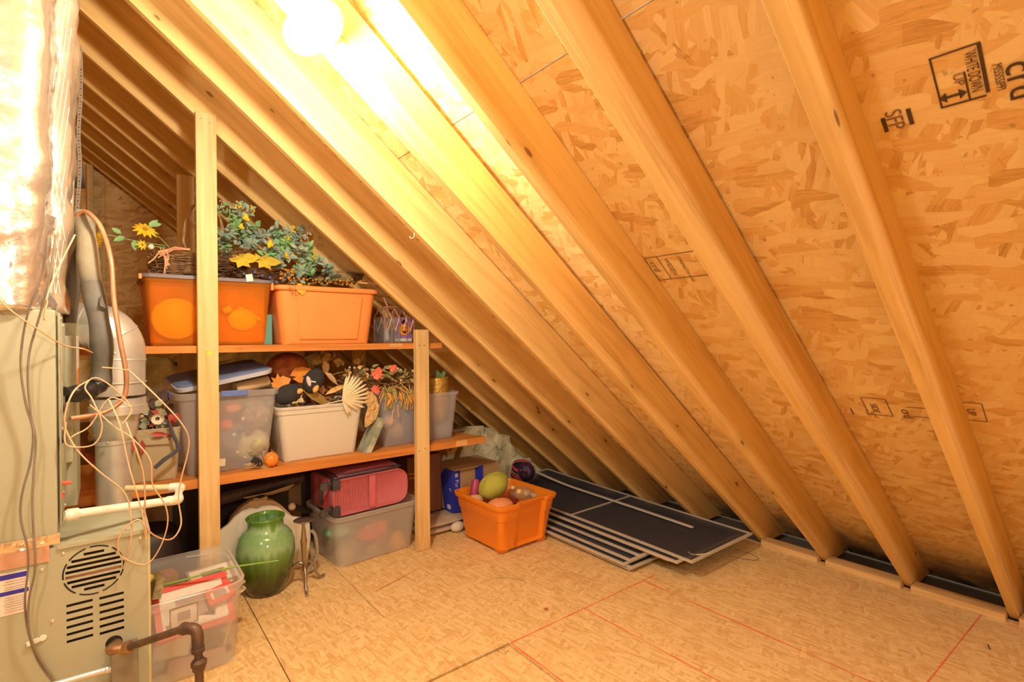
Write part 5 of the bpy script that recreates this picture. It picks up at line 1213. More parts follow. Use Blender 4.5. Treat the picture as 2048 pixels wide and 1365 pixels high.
for z in (.180, .030):
    g = put('corner_guard', MB().loft([[srot(x, y, z+dz) for x, y in ((-.243,-.15),(-.243,-.197),(-.20,-.199),(-.215,-.17),(-.225,-.15))] for dz in (-.030, .030)]), M_TRIM, sc_, bevel=.004)
    put('wheel', MB().lathe([(.021,-.010),(.024,-.007),(.024,.007),(.021,.010)], srot(-.283, -.165, z-.004), 18, Vector((.15,1,0)).normalized()).tube([srot(-.24, -.165, z+.004), srot(-.262, -.165, z+.012), srot(-.283, -.165, z-.004)], .009, 8), mat('wheel_black', (.06,.055,.06), .35), g, smooth=40)
put('side_handle', MB().tube(smoothpath([srot(-.24, -.06, .04), srot(-.262, -.06, .10), srot(-.24, -.06, .165)], 5), .008, 8), M_TRIM, sc_, smooth=60)
put('luggage_tag', MB().box(srot(-.250, -.10, .075), (.003, .03, .06), (0, .2, sz)), mat('tag_red', (.55,.05,.05), .4), sc_)

# green glazed vase
M_GLAZE = bpy.data.materials.new('green_drip_glaze'); M_GLAZE.use_nodes = True; nt = M_GLAZE.node_tree
b = nt.nodes['Principled BSDF']; b.inputs['Roughness'].default_value = .12; b.inputs['Coat Weight'].default_value = .4
tc = _n(nt, 'ShaderNodeTexCoord'); sp = _n(nt, 'ShaderNodeSeparateXYZ'); nt.links.new(tc.outputs['Object'], sp.inputs[0])
mp = _n(nt, 'ShaderNodeMapping'); nt.links.new(tc.outputs['Object'], mp.inputs[0]); mp.inputs['Scale'].default_value = (26, 26, 2.2)
nz = _n(nt, 'ShaderNodeTexNoise'); nz.inputs['Scale'].default_value = 1.2; nz.inputs['Detail'].default_value = 4; nt.links.new(mp.outputs[0], nz.inputs['Vector'])
h = mathn(nt, 'ADD', mathn(nt, 'MULTIPLY', sp.outputs[2], 2.55), mathn(nt, 'MULTIPLY', mathn(nt, 'SUBTRACT', nz.outputs[0], .5), .35))
nt.links.new(ramp(nt, h, [(.0, (.05,.035,.012)), (.16, (.05,.05,.012)), (.30, (.06,.10,.014)), (.40, (.09,.17,.02)), (.52, (.13,.27,.07)), (.62, (.28,.48,.24)), (.78, (.20,.40,.16)), (.86, (.33,.52,.30)), (.93, (.12,.30,.05)), (1, (.10,.24,.03))]), b.inputs['Base Color'])
vc_ = Vector((.646, 2.925, 0))
vz = thing('vase', 'large green drip glazed ceramic vase on the floor beside the clear bin', 'vase', vc_)
put('body', MB().lathe([(.085,0),(.092,.004),(.105,.04),(.124,.09),(.138,.15),(.1435,.205),(.141,.25),(.128,.292),(.105,.318),(.092,.328),(.088,.340),(.0885,.372),(.094,.380),(.094,.388),(.088,.391),(.080,.388),(.078,.372),(.080,.335),(.115,.29),(.13,.2),(.09,.02),(.001,.018)], vc_, 48), M_GLAZE, vz, smooth=True)

# candle stand
M_PEW = mat('brushed_pewter', (.50,.44,.36), .3, .85, var=.2)
st = thing('candle_stand', 'slender metal candle stand with a dish and three curved legs beside the vase', 'candle stand', (.815, 2.83, 0))
cc = Vector((.815, 2.845, 0))
put('dish', MB().lathe([(.001,.338),(.034,.341),(.050,.350),(.051,.353),(.034,.345),(.001,.342)], cc, 28), M_PEW, st, smooth=True)
put('spindle', MB().lathe([(.010,.085),(.008,.10),(.009,.13),(.012,.19),(.0165,.235),(.0175,.245),(.014,.255),(.010,.30),(.007,.325),(.013,.334),(.013,.340)], cc, 18), mat('bronze_spindle', (.42,.28,.14), .3, .7), st, smooth=True)
for a in (-100, 20, 145):
    d = Vector((math.cos(R(a)), math.sin(R(a)), 0))
    put('leg', MB().tube(smoothpath([cc+Vector((0,0,.115)), cc+d*.025+Vector((0,0,.125)), cc+d*.060+Vector((0,0,.10)), cc+d*.075+Vector((0,0,.05)), cc+d*.098+Vector((0,0,.012)), cc+d*.130+Vector((0,0,.007))], 5), [.008]*20+[.0075]*5+[.0085], 8), M_PEW, st, smooth=60)
# cream scalloped board behind the vase with tan domed backing
hb_ = thing('scalloped_board', 'cream curvy topped board standing behind the green vase', 'board', (.68, 3.10, 0))
yh = 3.085
def gp2(u, v, y=yh): p = at(u, v, y); return (p.x, p.z)
out = [(395,1120),(420,1085),(438,1065),(458,1050),(470,1035),(485,1022),(502,1016),(514,1019),(525,1013),(540,1011),(556,1014),(572,1026),(585,1034),(598,1036),(612,1038),(620,1048),(622,1075),(618,1105)]
pts = [gp2(*p) for p in out]; pts = [(x, max(z, .004)) for x, z in pts] + [(pts[-1][0]-.01, .002), (pts[0][0], .002)]
put('front_board', MB().loft([[Vector((x, yh+dy, z)) for x, z in pts] for dy in (0, .03)]), mat('cream_enamel', (.74,.70,.58), .35), hb_, bevel=.006, smooth=40)
pts2 = [gp2(*p, yh+.06) for p in ((455,1055),(462,1035),(478,1016),(500,1001),(520,998),(545,1000),(562,1010),(580,1028),(590,1050))]
put('domed_back', MB().loft([[Vector((x, yh+dy, z)) for x, z in pts2+[(pts2[-1][0], .05), (pts2[0][0], .05)]] for dy in (.034, .09)]), mat('tan_board', (.50,.34,.15), .5), hb_, bevel=.004, smooth=40)
kp = at(520, 1000, yh+.06); put('knob', MB().box(kp+Vector((0,0,.006)), (.075, .03, .018)), mat('tan_board', (.5,.34,.15), .5), hb_, bevel=.006)
kk = at(521, 993, yh+.06); put('knob_top', MB().ball(kk, .022, 12, 8, sz=.6), M_BLACK, hb_, smooth=True)
# grey bent tube
tag(put('bent_tube', MB().tube(smoothpath([at(622, 1062, 2.97), at(629, 1068, 2.965), at(633, 1085, 2.96), at(634, 1105, 2.96), at(630, 1120, 2.96), at(622, 1133, 2.96), Vector((at(612, 1142, 2.96).x, 2.96, .012))], 5), .0105, 10), mat('grey_tube', (.40,.37,.31), .4, .3), smooth=60, loc=(at(633, 1100, 2.96).x, 2.96, 0)), 'grey bent metal tube between the candle stand and the misty tote', 'tube')
tag(put('green_scrap', MB().leaf(at(613, 1034, 2.93), (.7, 0, -.5), (0,-1,0), .05, .012, .1), M_LEAF, solid=.001, loc=at(613, 1034, 2.93)), 'dark green plastic leaf tip above the candle dish', 'leaf')
# pole with ball finial
o = thing('curtain_rod', 'dark rod with a pale ball finial leaning behind the misty tote', 'rod', at(600, 1020, 3.2))
put('finial', MB().ball(at(584, 1014, 3.16), .022, 14, 10), mat('finial_cream', (.66,.52,.34), .4), o, smooth=True)
put('rod', MB().tube([at(588, 1014, 3.17), at(612, 1022, 3.22), at(650, 1020, 3.42)], .017, 10), mat('rod_black', (.03,.025,.02), .4), o, smooth=60)
# brown pleated bellows roll under the shelf
bl = thing('pleated_case', 'dark brown pleated roll lying high behind the scalloped board', 'case', at(520, 980, 3.2))
p0 = at(436, 1000, 3.16); p1 = at(604, 955, 3.30); ax = p1-p0; prof = []
for i in range(40): prof += [(.036, ax.length*i/40), (.040, ax.length*(i+.5)/40)]
put('pleats', MB().lathe(prof, p0, 10, ax.normalized(), sy=.8), mat('dark_pleat', (.085,.045,.03), .55), bl)
tag(put('folded_paper', MB().loft([[at(487, 996, 3.12), at(540, 985, 3.12), at(588, 969, 3.14)], [at(495, 997, 3.2), at(545, 989, 3.2), at(575, 980, 3.2)]], False, False, closed=False), mat('tan_sheet', (.62,.48,.28), .7), solid=.003, loc=at(540, 985, 3.12)), 'curled tan sheet edge below the pleated roll', 'sheet')
# dark carry case to the left behind the furnace pipes
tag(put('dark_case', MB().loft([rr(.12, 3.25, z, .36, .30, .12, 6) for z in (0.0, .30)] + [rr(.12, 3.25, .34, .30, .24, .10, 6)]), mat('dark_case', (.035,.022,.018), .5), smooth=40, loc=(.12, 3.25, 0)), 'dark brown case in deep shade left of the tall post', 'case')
# dark sheets added behind everything on the floor, standing in for deep shade
for x, lb in ((.60, 'dark sheet put in for the shade behind the pleated roll'), (1.30, 'dark sheet put in for the shade behind the suitcase')):
    tag(put('shade_sheet', MB().box((x, 3.50, .29), (.62, .02, .56)), mat('dark_case', (.035,.022,.018), .5), loc=(x, 3.5, 0)), lb, 'board')

# clear bin at the front with picture frames
fb_ = thing('storage_tote', 'clear open bin of picture frames in front of the shelf beside the furnace', 'tote', (.19, 2.57, 0), 'clear totes on the floor')
fx, fy = .188, 2.565
put('body', bin_mesh(fx, fy, .001, .45, .42, .495, .47, .33, r=.07, rim=.010, lip=.030, th=.003, n=7, single=True), M_CLR, fb_, smooth=40)
put('handle_slot', MB().tube([at(372, 1115, 2.795), at(418, 1110, 2.795)], .003, 6), M_CLR, fb_, smooth=60)
M_SILV = mat('frame_silver', (.60,.56,.48), .3, .5); M_FRED = mat('frame_red', (.72,.08,.05), .4); M_MATW = mat('photo_mount', (.80,.74,.66), .6); M_PH = mat('photo_print', (.45,.30,.26), .5, col2=(.20,.16,.20), vscale=18)
def pframe(c, w_, h_, rot, mfr, label, bw=.018, th=.012, pic=M_PH, group=None):
    o = thing('picture_frame', label, 'picture frame', c, group); m = Euler(rot).to_matrix(); c = Vector(c)
    mb = MB()
    for sx_, sy_, a, b_ in ((0, 1, w_, bw), (0, -1, w_, bw), (1, 0, bw, h_-2*bw), (-1, 0, bw, h_-2*bw)):
        mb.box(c+m @ Vector((sx_*(w_-bw)/2, sy_*(h_-bw)/2, 0)), (a, b_, th), m)
    put('frame', mb, mfr, o); put('mount', MB().box(c, (w_-2*bw, h_-2*bw, th*.4), m), M_MATW, o)
    put('print', MB().box(c+m @ Vector((0, 0, th*.28)), (w_*.45, h_*.45, .001), m), pic, o)
    return o
for i, (u, v, a, lb) in enumerate(((430, 1166, 6, 'grey picture frame lowest in the flat pile inside the clear bin'), (425, 1158, -8, 'brass edged picture frame in the middle of the flat pile inside the clear bin'), (428, 1150, 3, 'silver picture frame topmost in the flat pile inside the clear bin'))):
    c = at(u, v, 2.63+.01*i); pframe(c, .20, .17, (R(3+2*i), R(-2), R(a)), (M_SILV, mat('frame_brass', (.62,.42,.18), .3, .6), M_SILV)[i], lb, .012, .010)
pframe(at(388, 1212, 2.46), .27, .22, (R(38), 0, R(4)), M_FRED, 'large red picture frame with a small portrait leaning in the clear bin', .022, .012)
pframe(at(378, 1215, 2.50), .20, .14, (R(12), 0, R(-14)), mat('frame_dark', (.10,.06,.05), .4), 'dark picture frame half buried under the red one', .014)
pframe(at(440, 1188, 2.45), .10, .07, (R(30), R(-8), R(8)), M_FRED, 'small red picture frame on top of the large red one', .016, .014)
pframe(at(368, 1232, 2.372), .095, .075, (R(84), 0, R(4)), mat('frame_dark2', (.07,.05,.05), .3), 'small dark framed double photo pressed against the front of the clear bin', .004, .004)
tag(put('oval_dish', MB().ball(at(455, 1186, 2.60), .075, 20, 8, sz=.22, sy=.6), mat('cream_oval', (.76,.68,.48), .4), smooth=True, loc=at(455, 1186, 2.6)), 'cream oval dish peeking out beneath the pile of frames', 'dish')
tag(put('paper_scrap', MB().box(at(452, 1140, 2.62), (.035, .002, .018), (.6, R(-20), .2)), mat('scrap_tan', (.78,.58,.30), .7), loc=at(452, 1140, 2.62)), 'small tan paper scrap on the silver frame', 'paper')
tag(put('green_reed', MB().tube(smoothpath([at(298, 1178, 2.55), at(370, 1160, 2.52), at(450, 1138, 2.50), at(520, 1127, 2.50), at(557, 1122, 2.50)], 5), [.0045-.0001*i for i in range(21)], 7), mat('reed_green', (.26,.48,.07), .5), smooth=60, loc=at(450, 1138, 2.5)), 'long green reed lying across the clear bin toward the vase', 'reed')
tag(put('yellow_knob', MB().ball(at(298, 1158, 2.5), .018, 12, 8), mat('pale_yellow', (.70,.66,.20), .5), smooth=True, loc=at(298, 1158, 2.5)), 'pale yellow ball at the left inside the clear bin', 'ball')
tag(put('patterned_box', MB().box(at(312, 1172, 2.50), (.03, .10, .07), (0, R(12), .1)), mat('gold_pattern', (.55,.46,.22), .6, col2=(.25,.25,.14), vscale=60), loc=at(312, 1172, 2.5)), 'narrow gold patterned box standing at the left of the clear bin', 'box')
tag(put('brown_box', MB().box(at(335, 1160, 2.60), (.06, .08, .06), (0, 0, .2)), mat('dull_brown', (.36,.24,.16), .7), loc=at(335, 1160, 2.6)), 'dull brown box behind the leaning red frame', 'box')
for i, (u, v, a, w_, h_) in enumerate(((345, 1290, 8, .12, .10), (395, 1320, 4, .20, .05), (455, 1265, 14, .012, .13), (462, 1275, -10, .012, .12), (320, 1320, 0, .10, .14))):
    c = at(u, v, 2.42+.015*i); tag(put('folder_sheet', MB().box(c, (w_, .006, h_), (0, R(a), 0)), mat(('paper_white', 'paper_pink', 'paper_cream', 'paper_cream', 'paper_white')[i], ((.74,.70,.64), (.62,.40,.36), (.74,.64,.46), (.74,.64,.46), (.7,.66,.6))[i], .7), loc=c), ('white card low behind the front of the clear bin', 'pinkish folded card at the bottom of the clear bin', 'upright cream slat left of the other at the right end of the clear bin', 'tilted cream slat at the right end of the clear bin', 'large pale card in the lower left of the clear bin')[i], 'card')
tag(put('dark_bundle', MB().ball((.24, 2.62, .10), .09, 16, 8, sx=1.6, sz=.8), mat('navy_bundle', (.07,.07,.10), .8), smooth=True, loc=(.24, 2.62, .1)), 'dark bluish bundle in the depth of the clear bin', 'bundle')

# ---------------------------------------------------------------- orange tote on the open floor
ot = thing('storage_tote', 'bright orange open tote on the floor heaped with gourds and a plastic bag', 'tote', (2.05, 2.70, 0))
M_ = MB(); z0 = .016; ox, oy, orz = 2.050, 2.700, R(2)
def oring(t, z, e=0, r=.05, notch=0.0):
    w_ = .395+.075*t+2*e; d_ = .405+.085*t+2*e; out = []
    base = rr(0, 0, z, w_, d_, r, 5)
    # walk the ring with extra points on the front side for the recessed grip
    yf = -d_/2; xa = -.085; xb = .130
    fr = []
    corner_l = base[-1]; corner_r = base[0]
    for x, k in ((-.135, 0), (xa-.012, 0), (xa+.004, 1), (.02, 1), (xb-.004, 1), (xb+.012, 0)):
        fr.append(Vector((x, yf+notch*k, z)))
    out = base + fr
    return [Vector((ox+p.x*math.cos(orz)-p.y*math.sin(orz), oy+p.x*math.sin(orz)+p.y*math.cos(orz), z)) for p in out]
M_.loft([oring(0, z0, -.008, .04, .0), oring(.0, z0+.006, 0, .05, .0), oring(.03, z0+.02, 0, .05, .022), oring(.62, .20, 0, .05, .026), oring(.64, .205, .004, .05, .026), oring(.9, .275, .004, .05, .026), oring(.905, .278, .014, .055, .020), oring(1, .300, .015, .055, .014), oring(1, .304, .011, .05, .012), oring(1, .304, -.001, .05, .020), oring(1, .30, -.003, .05, .028), oring(.04, z0+.03, -.004, .05, .026), oring(0, z0+.01, -.01, .04, .01)])
put('body', M_, M_ORT, ot, smooth=40)
mb = MB()
for x, y in ((-.15,-.16),(.15,-.16),(-.15,.16),(.15,.16)): mb.loft([rr(ox+x, oy+y, z, .085-.02*(z < .005), .085-.02*(z < .005), .02, 3) for z in (.0005, .018)])
put('foot', mb, M_ORT, ot)
gourd = thing('gourd', 'large lime green cloth gourd on top of the orange tote', 'gourd', at(985, 972, 2.78))
put('body', MB().ball(at(987, 972, 2.78), .088, 26, 14, sx=1.28, sz=.92, rot=(0, R(-22), 0), f=lambda p, a, t_: 1+.035*math.cos(a*5)+.02*math.sin(t_*5)), mat('lime_cloth', (.48,.48,.07), .85, bump=.25, bscale=22), gourd, smooth=True)
ballthing('gourd', 'peach coloured gourd at the left corner of the orange tote', 'gourd', at(950, 1001, 2.80), .048, mat('peach_gourd', (.85,.48,.26), .5), lumps=.03, sx=1.2, sz=.75)
ballthing('pumpkin', 'salmon orange pumpkin at the front of the orange tote', 'pumpkin', at(1000, 1012, 2.56), .072, mat('salmon_pumpkin', (.88,.34,.14), .4), lumps=.04, sx=1.25, sz=.6)
ballthing('gourd', 'dark red gourd under the plastic bag in the orange tote', 'gourd', at(1018, 1006, 2.60), .055, mat('dark_red_gourd', (.22,.015,.015), .35), sx=1.3, sz=.6)
ballthing('cushion_fill', 'shadowy stuffing low in the orange tote', 'stuffing', Vector((2.05, 2.72, .14)), .16, mat('orange_stuffing', (.72,.16,.02), .8), sx=1.1, sz=.7)
tag(put('purple_bottle', MB().lathe([(.022,0),(.026,.01),(.026,.09),(.020,.105),(.001,.108)], at(947, 992, 2.82), 16, Vector((.35,.2,1)).normalized()), mat('magenta_plastic', (.42,.05,.16), .45), smooth=40, loc=at(947, 992, 2.82)), 'magenta rounded thing leaning in the back left of the orange tote', 'bottle')
pbag = thing('plastic_bag', 'clear plastic bag with cream and yellow pieces on the right of the orange tote', 'bag', at(1048, 988, 2.58))
bcn = at(1046, 988, 2.60)
put('film', MB().ball(bcn, .078, 34, 18, sx=1.2, sy=.8, sz=.55, rot=(0, R(12), 0), f=lambda p, a, t_: 1+.10*noise.noise(p*4.5)+.06*noise.noise(p*11)), cloudy('bag_film', (.96,.95,.92), (.70,.66,.58), .68, .08), pbag, smooth=True)
for du_, dv_, r_, m_ in ((-10, -6, .022, 'yellow_chunk'), (4, -2, .026, 'yellow_chunk'), (18, 2, .024, 'cream_chunk'), (-22, -14, .018, 'tan_chunk')):
    put('piece', MB().ball(at(1048+du_, 990+dv_, 2.575), r_, 7, 5, sz=.8), mat(m_, {'yellow_chunk': (.82,.58,.20), 'cream_chunk': (.80,.70,.52), 'tan_chunk': (.62,.44,.24)}[m_], .6), pbag)
sq = at(1053, 944, 2.88)
so = thing('sequin_pumpkin', 'dark purple sequined ball at the back right of the orange tote', 'ornament', sq)
put('ball', MB().ball(sq, .060, 36, 22, sz=1.05, f=lambda p, a, t_: 1+.06*math.cos(a*7)+.05*noise.noise(p*9)), mat('sequin_purple', (.07,.035,.10), .22, .5, bump=1.0, bscale=60), so, smooth=True)
put('sash', MB().tube([sq+Vector((-.085, -.03, .03)), sq+Vector((-.04, -.06, .02))], .010, 6), mat('sequin_purple', (.07,.035,.10), .22, .5), so)
fbk = thing('woven_basket', 'small dark basket woven with pink, red and cream behind the sequined ball', 'basket', at(1045, 940, 3.05))
kc = at(1043, 944, 3.06); 
for i in range(5):
    mbb = MB(); prof = [(.075+.004*i*0+.004, -.04+.020*i), (.080, -.03+.020*i), (.076, -.02+.020*i)]
    mbb.lathe(prof, kc, 26, Vector((-.1,-.35,1)).normalized(), cap=False)
    put('coil', mbb, (mat('basket_black', (.03,.02,.03), .5), mat('basket_red', (.45,.03,.04), .5), mat('basket_check', (.45,.28,.22), .5, col2=(.04,.02,.03), vscale=60), mat('basket_black', (.03,.02,.03), .5), mat('basket_pink', (.62,.05,.14), .5))[i], fbk, smooth=40)
put('lining', MB().lathe([(.072,.03),(.050,-.03),(.001,-.035)], kc, 20, Vector((-.1,-.35,1)).normalized()), mat('basket_black', (.03,.02,.03), .5), fbk)

# cardboard boxes and cushions behind
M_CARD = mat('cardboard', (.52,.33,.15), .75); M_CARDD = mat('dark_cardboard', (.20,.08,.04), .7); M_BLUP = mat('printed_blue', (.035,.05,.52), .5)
cbx = thing('cardboard_box', 'cardboard box with printed blue panels behind the orange tote', 'box', (2.05, 3.22, .085), 'cardboard boxes behind the orange tote')
X0, X1, Y0, Y1, ZA, ZB = 1.895, 2.30, 3.10, 3.40, .088, .388
put('carton', MB().bb((X0, Y0, ZA), (X1, Y1, ZB)), M_CARD, cbx, bevel=.002)
put('blue_panel', MB().bb((X0-.0015, Y0-.002, ZA), (X0+.062, Y0-.0004, ZB-.002)), M_BLUP, cbx)
put('blue_panel', MB().bb((X0+.19, Y0-.002, ZA), (X0+.26, Y0-.0004, ZB-.002)), M_BLUP, cbx)
put('blue_panel', MB().add([(X0-.002, Y0, ZA), (X0-.002, Y0+.11, ZA), (X0-.002, Y0+.16, ZB-.06), (X0-.002, Y0+.10, ZB-.002), (X0-.002, Y0, ZB-.002), (X0-.0004, Y0, ZA), (X0-.0004, Y0+.11, ZA), (X0-.0004, Y0+.16, ZB-.06), (X0-.0004, Y0+.10, ZB-.002), (X0-.0004, Y0, ZB-.002)], [(0,4,3,2,1),(5,6,7,8,9),(0,1,6,5),(1,2,7,6),(2,3,8,7),(3,4,9,8),(4,0,5,9)]), M_BLUP, cbx)
put('white_square', MB().bb((X0+.020, Y0-.003, ZB-.052), (X0+.042, Y0-.002, ZB-.025)), mat('card_tan_print', (.62,.48,.38), .6), cbx)
put('open_flap', MB().box((X0+.10, Y0+.02, ZB+.006), (.20, .10, .003), (R(4), 0, 0)), M_CARD, cbx)
def ptext(txt, loc, size, ex, ey, m, parent, name='printed_lettering'):
    c = bpy.data.curves.new(name, 'FONT'); c.body = txt; c.size = size
    tmp = bpy.data.objects.new('tmp', c); col.objects.link(tmp); me = bpy.data.meshes.new_from_object(tmp.evaluated_get(bpy.context.evaluated_depsgraph_get())); bpy.data.objects.remove(tmp)
    o = bpy.data.objects.new(name, me); col.objects.link(o); me.materials.clear(); me.materials.append(m); o.parent = parent
    ex = Vector(ex); ey = Vector(ey); mm = Matrix((ex, ey, ex.cross(ey))).transposed().to_4x4(); mm.translation = Vector(loc)-wloc(parent); o.matrix_local = mm; return o
M_PW = mat('print_pale', (.72,.66,.70), .6)
ptext('Pur', (X0+.022, Y0-.0028, ZB-.070), .040, (0,0,-1), (1,0,0), M_PW, cbx)
ptext('P', (X0-.0028, Y0+.045, ZB-.13), .045, (0,0,-1), (0,-1,0), M_PW, cbx)
put('print_mark', MB().lathe([(.014,0),(.018,0),(.018,.001),(.014,.001)], (X0-.0022, Y0+.04, ZA+.035), 16, Vector((-1,0,0))).bb((X0-.003, Y0+.055, ZA+.02), (X0-.0021, Y0+.07, ZA+.05)), M_PW, cbx)
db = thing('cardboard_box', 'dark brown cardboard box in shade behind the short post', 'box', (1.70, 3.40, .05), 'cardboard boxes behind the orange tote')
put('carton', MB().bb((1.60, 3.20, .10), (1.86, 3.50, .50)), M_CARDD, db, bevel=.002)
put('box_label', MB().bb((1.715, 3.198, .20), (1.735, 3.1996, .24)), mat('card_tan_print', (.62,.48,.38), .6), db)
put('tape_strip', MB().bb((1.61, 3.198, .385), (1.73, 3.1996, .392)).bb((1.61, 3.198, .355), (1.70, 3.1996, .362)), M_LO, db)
M_CUSH = mat('cushion_cloth', (.60,.44,.32), .85, var=.2, vscale=5, bump=.2, bscale=14)
for i, (z, lb) in enumerate(((.024, 'tan and white cushion, the lower of two under the blue panelled box'), (.066, 'tan and white cushion, the upper of two under the blue panelled box'))):
    cc_ = Vector((1.79+.015*i, 3.13, z)); o = thing('cushion', lb, 'cushion', cc_, 'folded cushions by the short post')
    put('cover', MB().ball(cc_, .022, 28, 12, sx=8.5, sy=5.8, sz=1.0, f=lambda p, a, t_: (abs(math.cos(a))**4+abs(math.sin(a))**4)**-.25*.98), M_CUSH, o, smooth=True)
tag(put('white_blanket', MB().ball((1.862, 2.985, .036), .034, 16, 10, sx=1.6, sy=.9, sz=1.0), mat('blanket_white', (.74,.66,.56), .85), smooth=True, loc=(1.862, 2.985, 0)), 'small white bundle sticking out beside the folded cushions', 'bundle')

# ---------------------------------------------------------------- stack of window screens
M_MESH = bpy.data.materials.new('dark_insect_mesh'); M_MESH.use_nodes = True; nt = M_MESH.node_tree
b = nt.nodes['Principled BSDF']; b.inputs['Base Color'].default_value = (.050,.055,.075,1); b.inputs['Roughness'].default_value = .55
tr0 = _n(nt, 'ShaderNodeBsdfTransparent'); ms0 = _n(nt, 'ShaderNodeMixShader'); ms0.inputs[0].default_value = .20
nt.links.new(b.outputs[0], ms0.inputs[1]); nt.links.new(tr0.outputs[0], ms0.inputs[2]); nt.links.new(ms0.outputs[0], nt.nodes['Material Output'].inputs[0])
SCR = [(2.285, 1.862, .008, .66, 1.60, 1.0), (2.282, 1.845, .022, .66, 1.62, .3), (2.258, 1.880, .036, .70, 1.60, -.4), (2.300, 1.868, .050, .70, 1.6, .2), (2.365, 1.850, .064, .68, 1.6, -.6), (2.415, 1.700, .078, .66, 1.7, .4), (2.400, 1.635, .091, .67, 1.75, -.2), (2.440, 1.570, .104, .645, 1.86, .0)]
ORD = ['lowest window screen of the stack, lying on the floor', 'window screen second from the bottom of the stack', 'window screen third from the bottom of the stack', 'window screen fourth from the bottom of the stack', 'window screen fourth from the top of the stack', 'window screen third from the top of the stack', 'window screen just under the topmost one', 'topmost window screen with a crossbar on the stack by the eave']
for i, (x, y, z, w_, l_, a) in enumerate(SCR):
    o = thing('window_screen', ORD[i], 'window screen', (x, y, z), 'window screens stacked by the eave')
    th = .010; bw = .017
    def bent(px_, py_, pz_):    # long frames sag and twist a little
        f = (py_/l_); s_ = math.sin(math.pi*f)
        return Vector((x+px_+(.012*s_ if i == 7 else 0)+math.sin(R(a))*py_*.3, y+py_, z+pz_+(.035*f*f*(px_/w_) if i == 7 else 0)))
    n = 10
    def rail(xa, xb, ya, yb, m_=M_ALU, nm='frame_rail', zz=0, hh=th):
        rings = []
        if abs(yb-ya) > abs(xb-xa):
            for k in range(n+1):
                yy = ya+(yb-ya)*k/n; rings.append([bent(xa, yy, zz), bent(xb, yy, zz), bent(xb, yy, zz+hh), bent(xa, yy, zz+hh)])
        else:
            for k in range(5):
                xx = xa+(xb-xa)*k/4; rings.append([bent(xx, yb, zz), bent(xx, ya, zz), bent(xx, ya, zz+hh), bent(xx, yb, zz+hh)])
        return put(nm, MB().loft(rings), m_, o)
    rail(0, bw, 0, l_); rail(w_-bw, w_, 0, l_); rail(bw, w_-bw, 0, bw); rail(bw, w_-bw, l_-bw, l_)
    if i in (2, 5, 7): rail(bw, w_-bw, l_*.5, l_*.5+.012, nm='crossbar')
    mb = MB(); rings = []
    for k in range(n+1):
        yy = bw*.6+(l_-bw*1.2)*k/n; rings.append([bent(bw*.6, yy, th*.55), bent(w_/2, yy, th*.55-.002*(i == 7)), bent(w_-bw*.6, yy, th*.55)])
    mb.loft(rings, False, False, closed=False); put('insect_mesh', mb, M_MESH, o)
    if i in (0, 3, 4, 6, 7):
        mb = MB()
        for yy in (.35, .62): mb.lathe([(.003,0),(.003,.003)], bent(.008, yy, th), 6)
        put('spring_pin', mb, M_SPL, o)
ls = thing('trim_strip', 'long pale bowed plastic strip lying across the top window screen', 'strip', (2.9, 2.5, .13))
P = smoothpath([Vector((2.80, 3.30, .20)), Vector((2.83, 2.95, .155)), Vector((2.86, 2.60, .135)), Vector((2.875, 2.25, .124)), Vector((2.868, 1.84, .119))], 6)
mb = MB(); rings = [[p+Vector((-.012,0,0)), p+Vector((.012,0,0)), p+Vector((.012,0,.006)), p+Vector((-.012,0,.006))] for p in P]
put('strip', mb.loft(rings), mat('strip_cream', (.74,.68,.60), .4), ls)
tag(put('screen_clip', MB().tube([Vector((2.53, 1.60, .118)), Vector((2.60, 1.565, .118))], .004, 6).tube([Vector((2.53, 1.60, .118)), Vector((2.515, 1.63, .118)), Vector((2.53, 1.655, .118))], .0018, 5), M_ALU, loc=(2.56, 1.58, .118)), 'small loose pale clip near the front corner of the top screen', 'clip')
tag(put('dark_wire_loop', MB().tube(smoothpath([atz(1463, 1113, .004), atz(1490, 1119, .004), atz(1512, 1121, .004), atz(1516, 1116, .004), atz(1500, 1108, .004), atz(1470, 1099, .01)], 6), .0012, 5), M_RUB, loc=atz(1490, 1115, .004)), 'thin dark wire loop on the floor beyond the screens', 'wire')
# scraps on the floor
SC = [((1275, 368), 'small dried red leaf on the floor near the middle', 'leaf', (.55,.12,.03), .016)]
p = atz(1090, 1220, .0015); tag(put('leaf_scrap', MB().maple(p, (1,.2,0), (0,0,1), .022), mat('scrap_red', (.55,.14,.04), .8), solid=.0008, loc=p), 'tiny dried red leaf on the open floor', 'leaf')
P = [atz(990, 1157, .003), atz(1020, 1156, .006), atz(1050, 1163, .003)]
tag(put('green_twig', MB().tube(smoothpath(P, 4), .0012, 4), mat('olive_twig', (.26,.26,.07), .8), loc=P[1]), 'thin green twig on the floor in front of the orange tote', 'twig')
P = [atz(1976, 1290, .003), atz(1980, 1300, .004)]
tag(put('nail', MB().tube(P, .0022, 5), mat('dark_nail', (.08,.06,.05), .6), loc=P[0]), 'small dark nail on the floor near the right edge', 'nail')
mb = MB()
for i in range(26):
    c = atz(q.uniform(975, 1018), q.uniform(1288, 1308), -.006); mb.box(c, (q.uniform(.002,.007), .003, .002), (0, 0, q.random()*3))
tag(put('dust_crumbs', mb, mat('dust_grey', (.42,.38,.30), .95), kind='stuff', loc=atz(1000, 1298, -.006)), 'grey dust crumbs along the step between floor boards', 'dust')
mb = MB()
for i in range(160):
    c = atz(q.uniform(500, 2000), q.uniform(1130, 1350), .0012)
    if c.x < 3.2 and c.y < 2.9 and not (1.7 < c.x < 3.1 and c.y > 1.5): mb.box(c, (q.uniform(.0015,.006), .0015, .0012), (0, 0, q.random()*3))
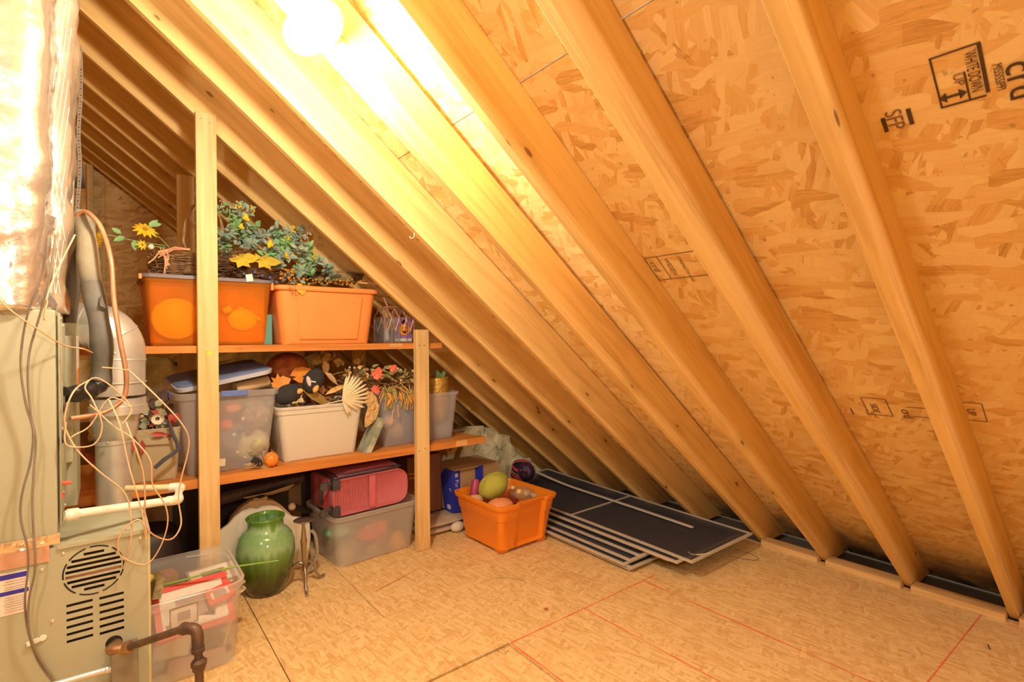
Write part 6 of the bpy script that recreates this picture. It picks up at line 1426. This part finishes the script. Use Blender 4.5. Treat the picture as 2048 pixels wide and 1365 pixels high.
tag(put('sawdust', mb, mat('sawdust', (.85,.74,.55), .9), kind='stuff', loc=(1.5, 1.8, 0)), 'scattered pale sawdust specks on the floor', 'sawdust')
mb = MB()
for i in range(14):
    c = atz(q.uniform(562, 590), q.uniform(1185, 1200), .003); mb.tube([c, c+Vector((q.uniform(-.02,.02), q.uniform(-.02,.02), q.uniform(0,.008)))], .0008, 3)
tag(put('dry_sprig', mb, M_TWIG, kind='stuff', loc=atz(576, 1192, .003)), 'dry brown sprig crumbs on the floor by the vase', 'sprig')
# splinters and staples hanging from the sheathing and rafters
mb = MB()
for i in range(70):
    u = q.uniform(1330, 1480); v = 850+(u-1330)*1.0+q.uniform(-15, 40); a, y = on_roof(u, v)
    if a > .02 and y > 1.2: p = roofpt(a, y, RD-.001); mb.tube([p, p-ND*q.uniform(.01,.03)+Vector((0, q.uniform(-.03,.03), q.uniform(-.01,.01)))], .0008, 3)
put('splinters', mb, M_CLEAT, ceiling, kind='stuff', label='pale splinters hanging from the sheathing')
hk = tag(put('cup_hook', MB().tube(smoothpath([at(828, 466, RYD[4]-RW-.01), at(828, 474, RYD[4]-RW-.03), at(822, 477, RYD[4]-RW-.035), at(819, 473, RYD[4]-RW-.03)], 5), .0016, 5), mat('strip_cream', (.74,.68,.6), .4), loc=at(825, 470, RYD[4]-RW-.02)), 'small pale cup hook under a rafter left of the bulb shadow', 'hook')

# ---------------------------------------------------------------- small pieces belong to the part that carries them
def nest(kids, host):
    for r_ in [o for o in col.objects if o.parent is None]:
        hs = [c for c in r_.children if c.name.split('.')[0] == host]
        if not hs: continue
        for c in list(r_.children):
            if c.name.split('.')[0] in kids and not c.children: c.parent = hs[0]
nest(('label_band', 'label_print'), 'label_sheet'); nest(('warning_band',), 'warning_label'); nest(('toggle', 'cover_screw'), 'cover_plate')
nest(('bulb',), 'lampholder'); nest(('print',), 'mount'); nest(('printed_lettering', 'print_mark'), 'blue_panel'); nest(('knob_top',), 'knob')
nest(('holes',), 'band'); nest(('pumpkin_face',), 'pumpkin'); nest(('inlet_hole',), 'elbow'); nest(('stem',), 'flower_centre')
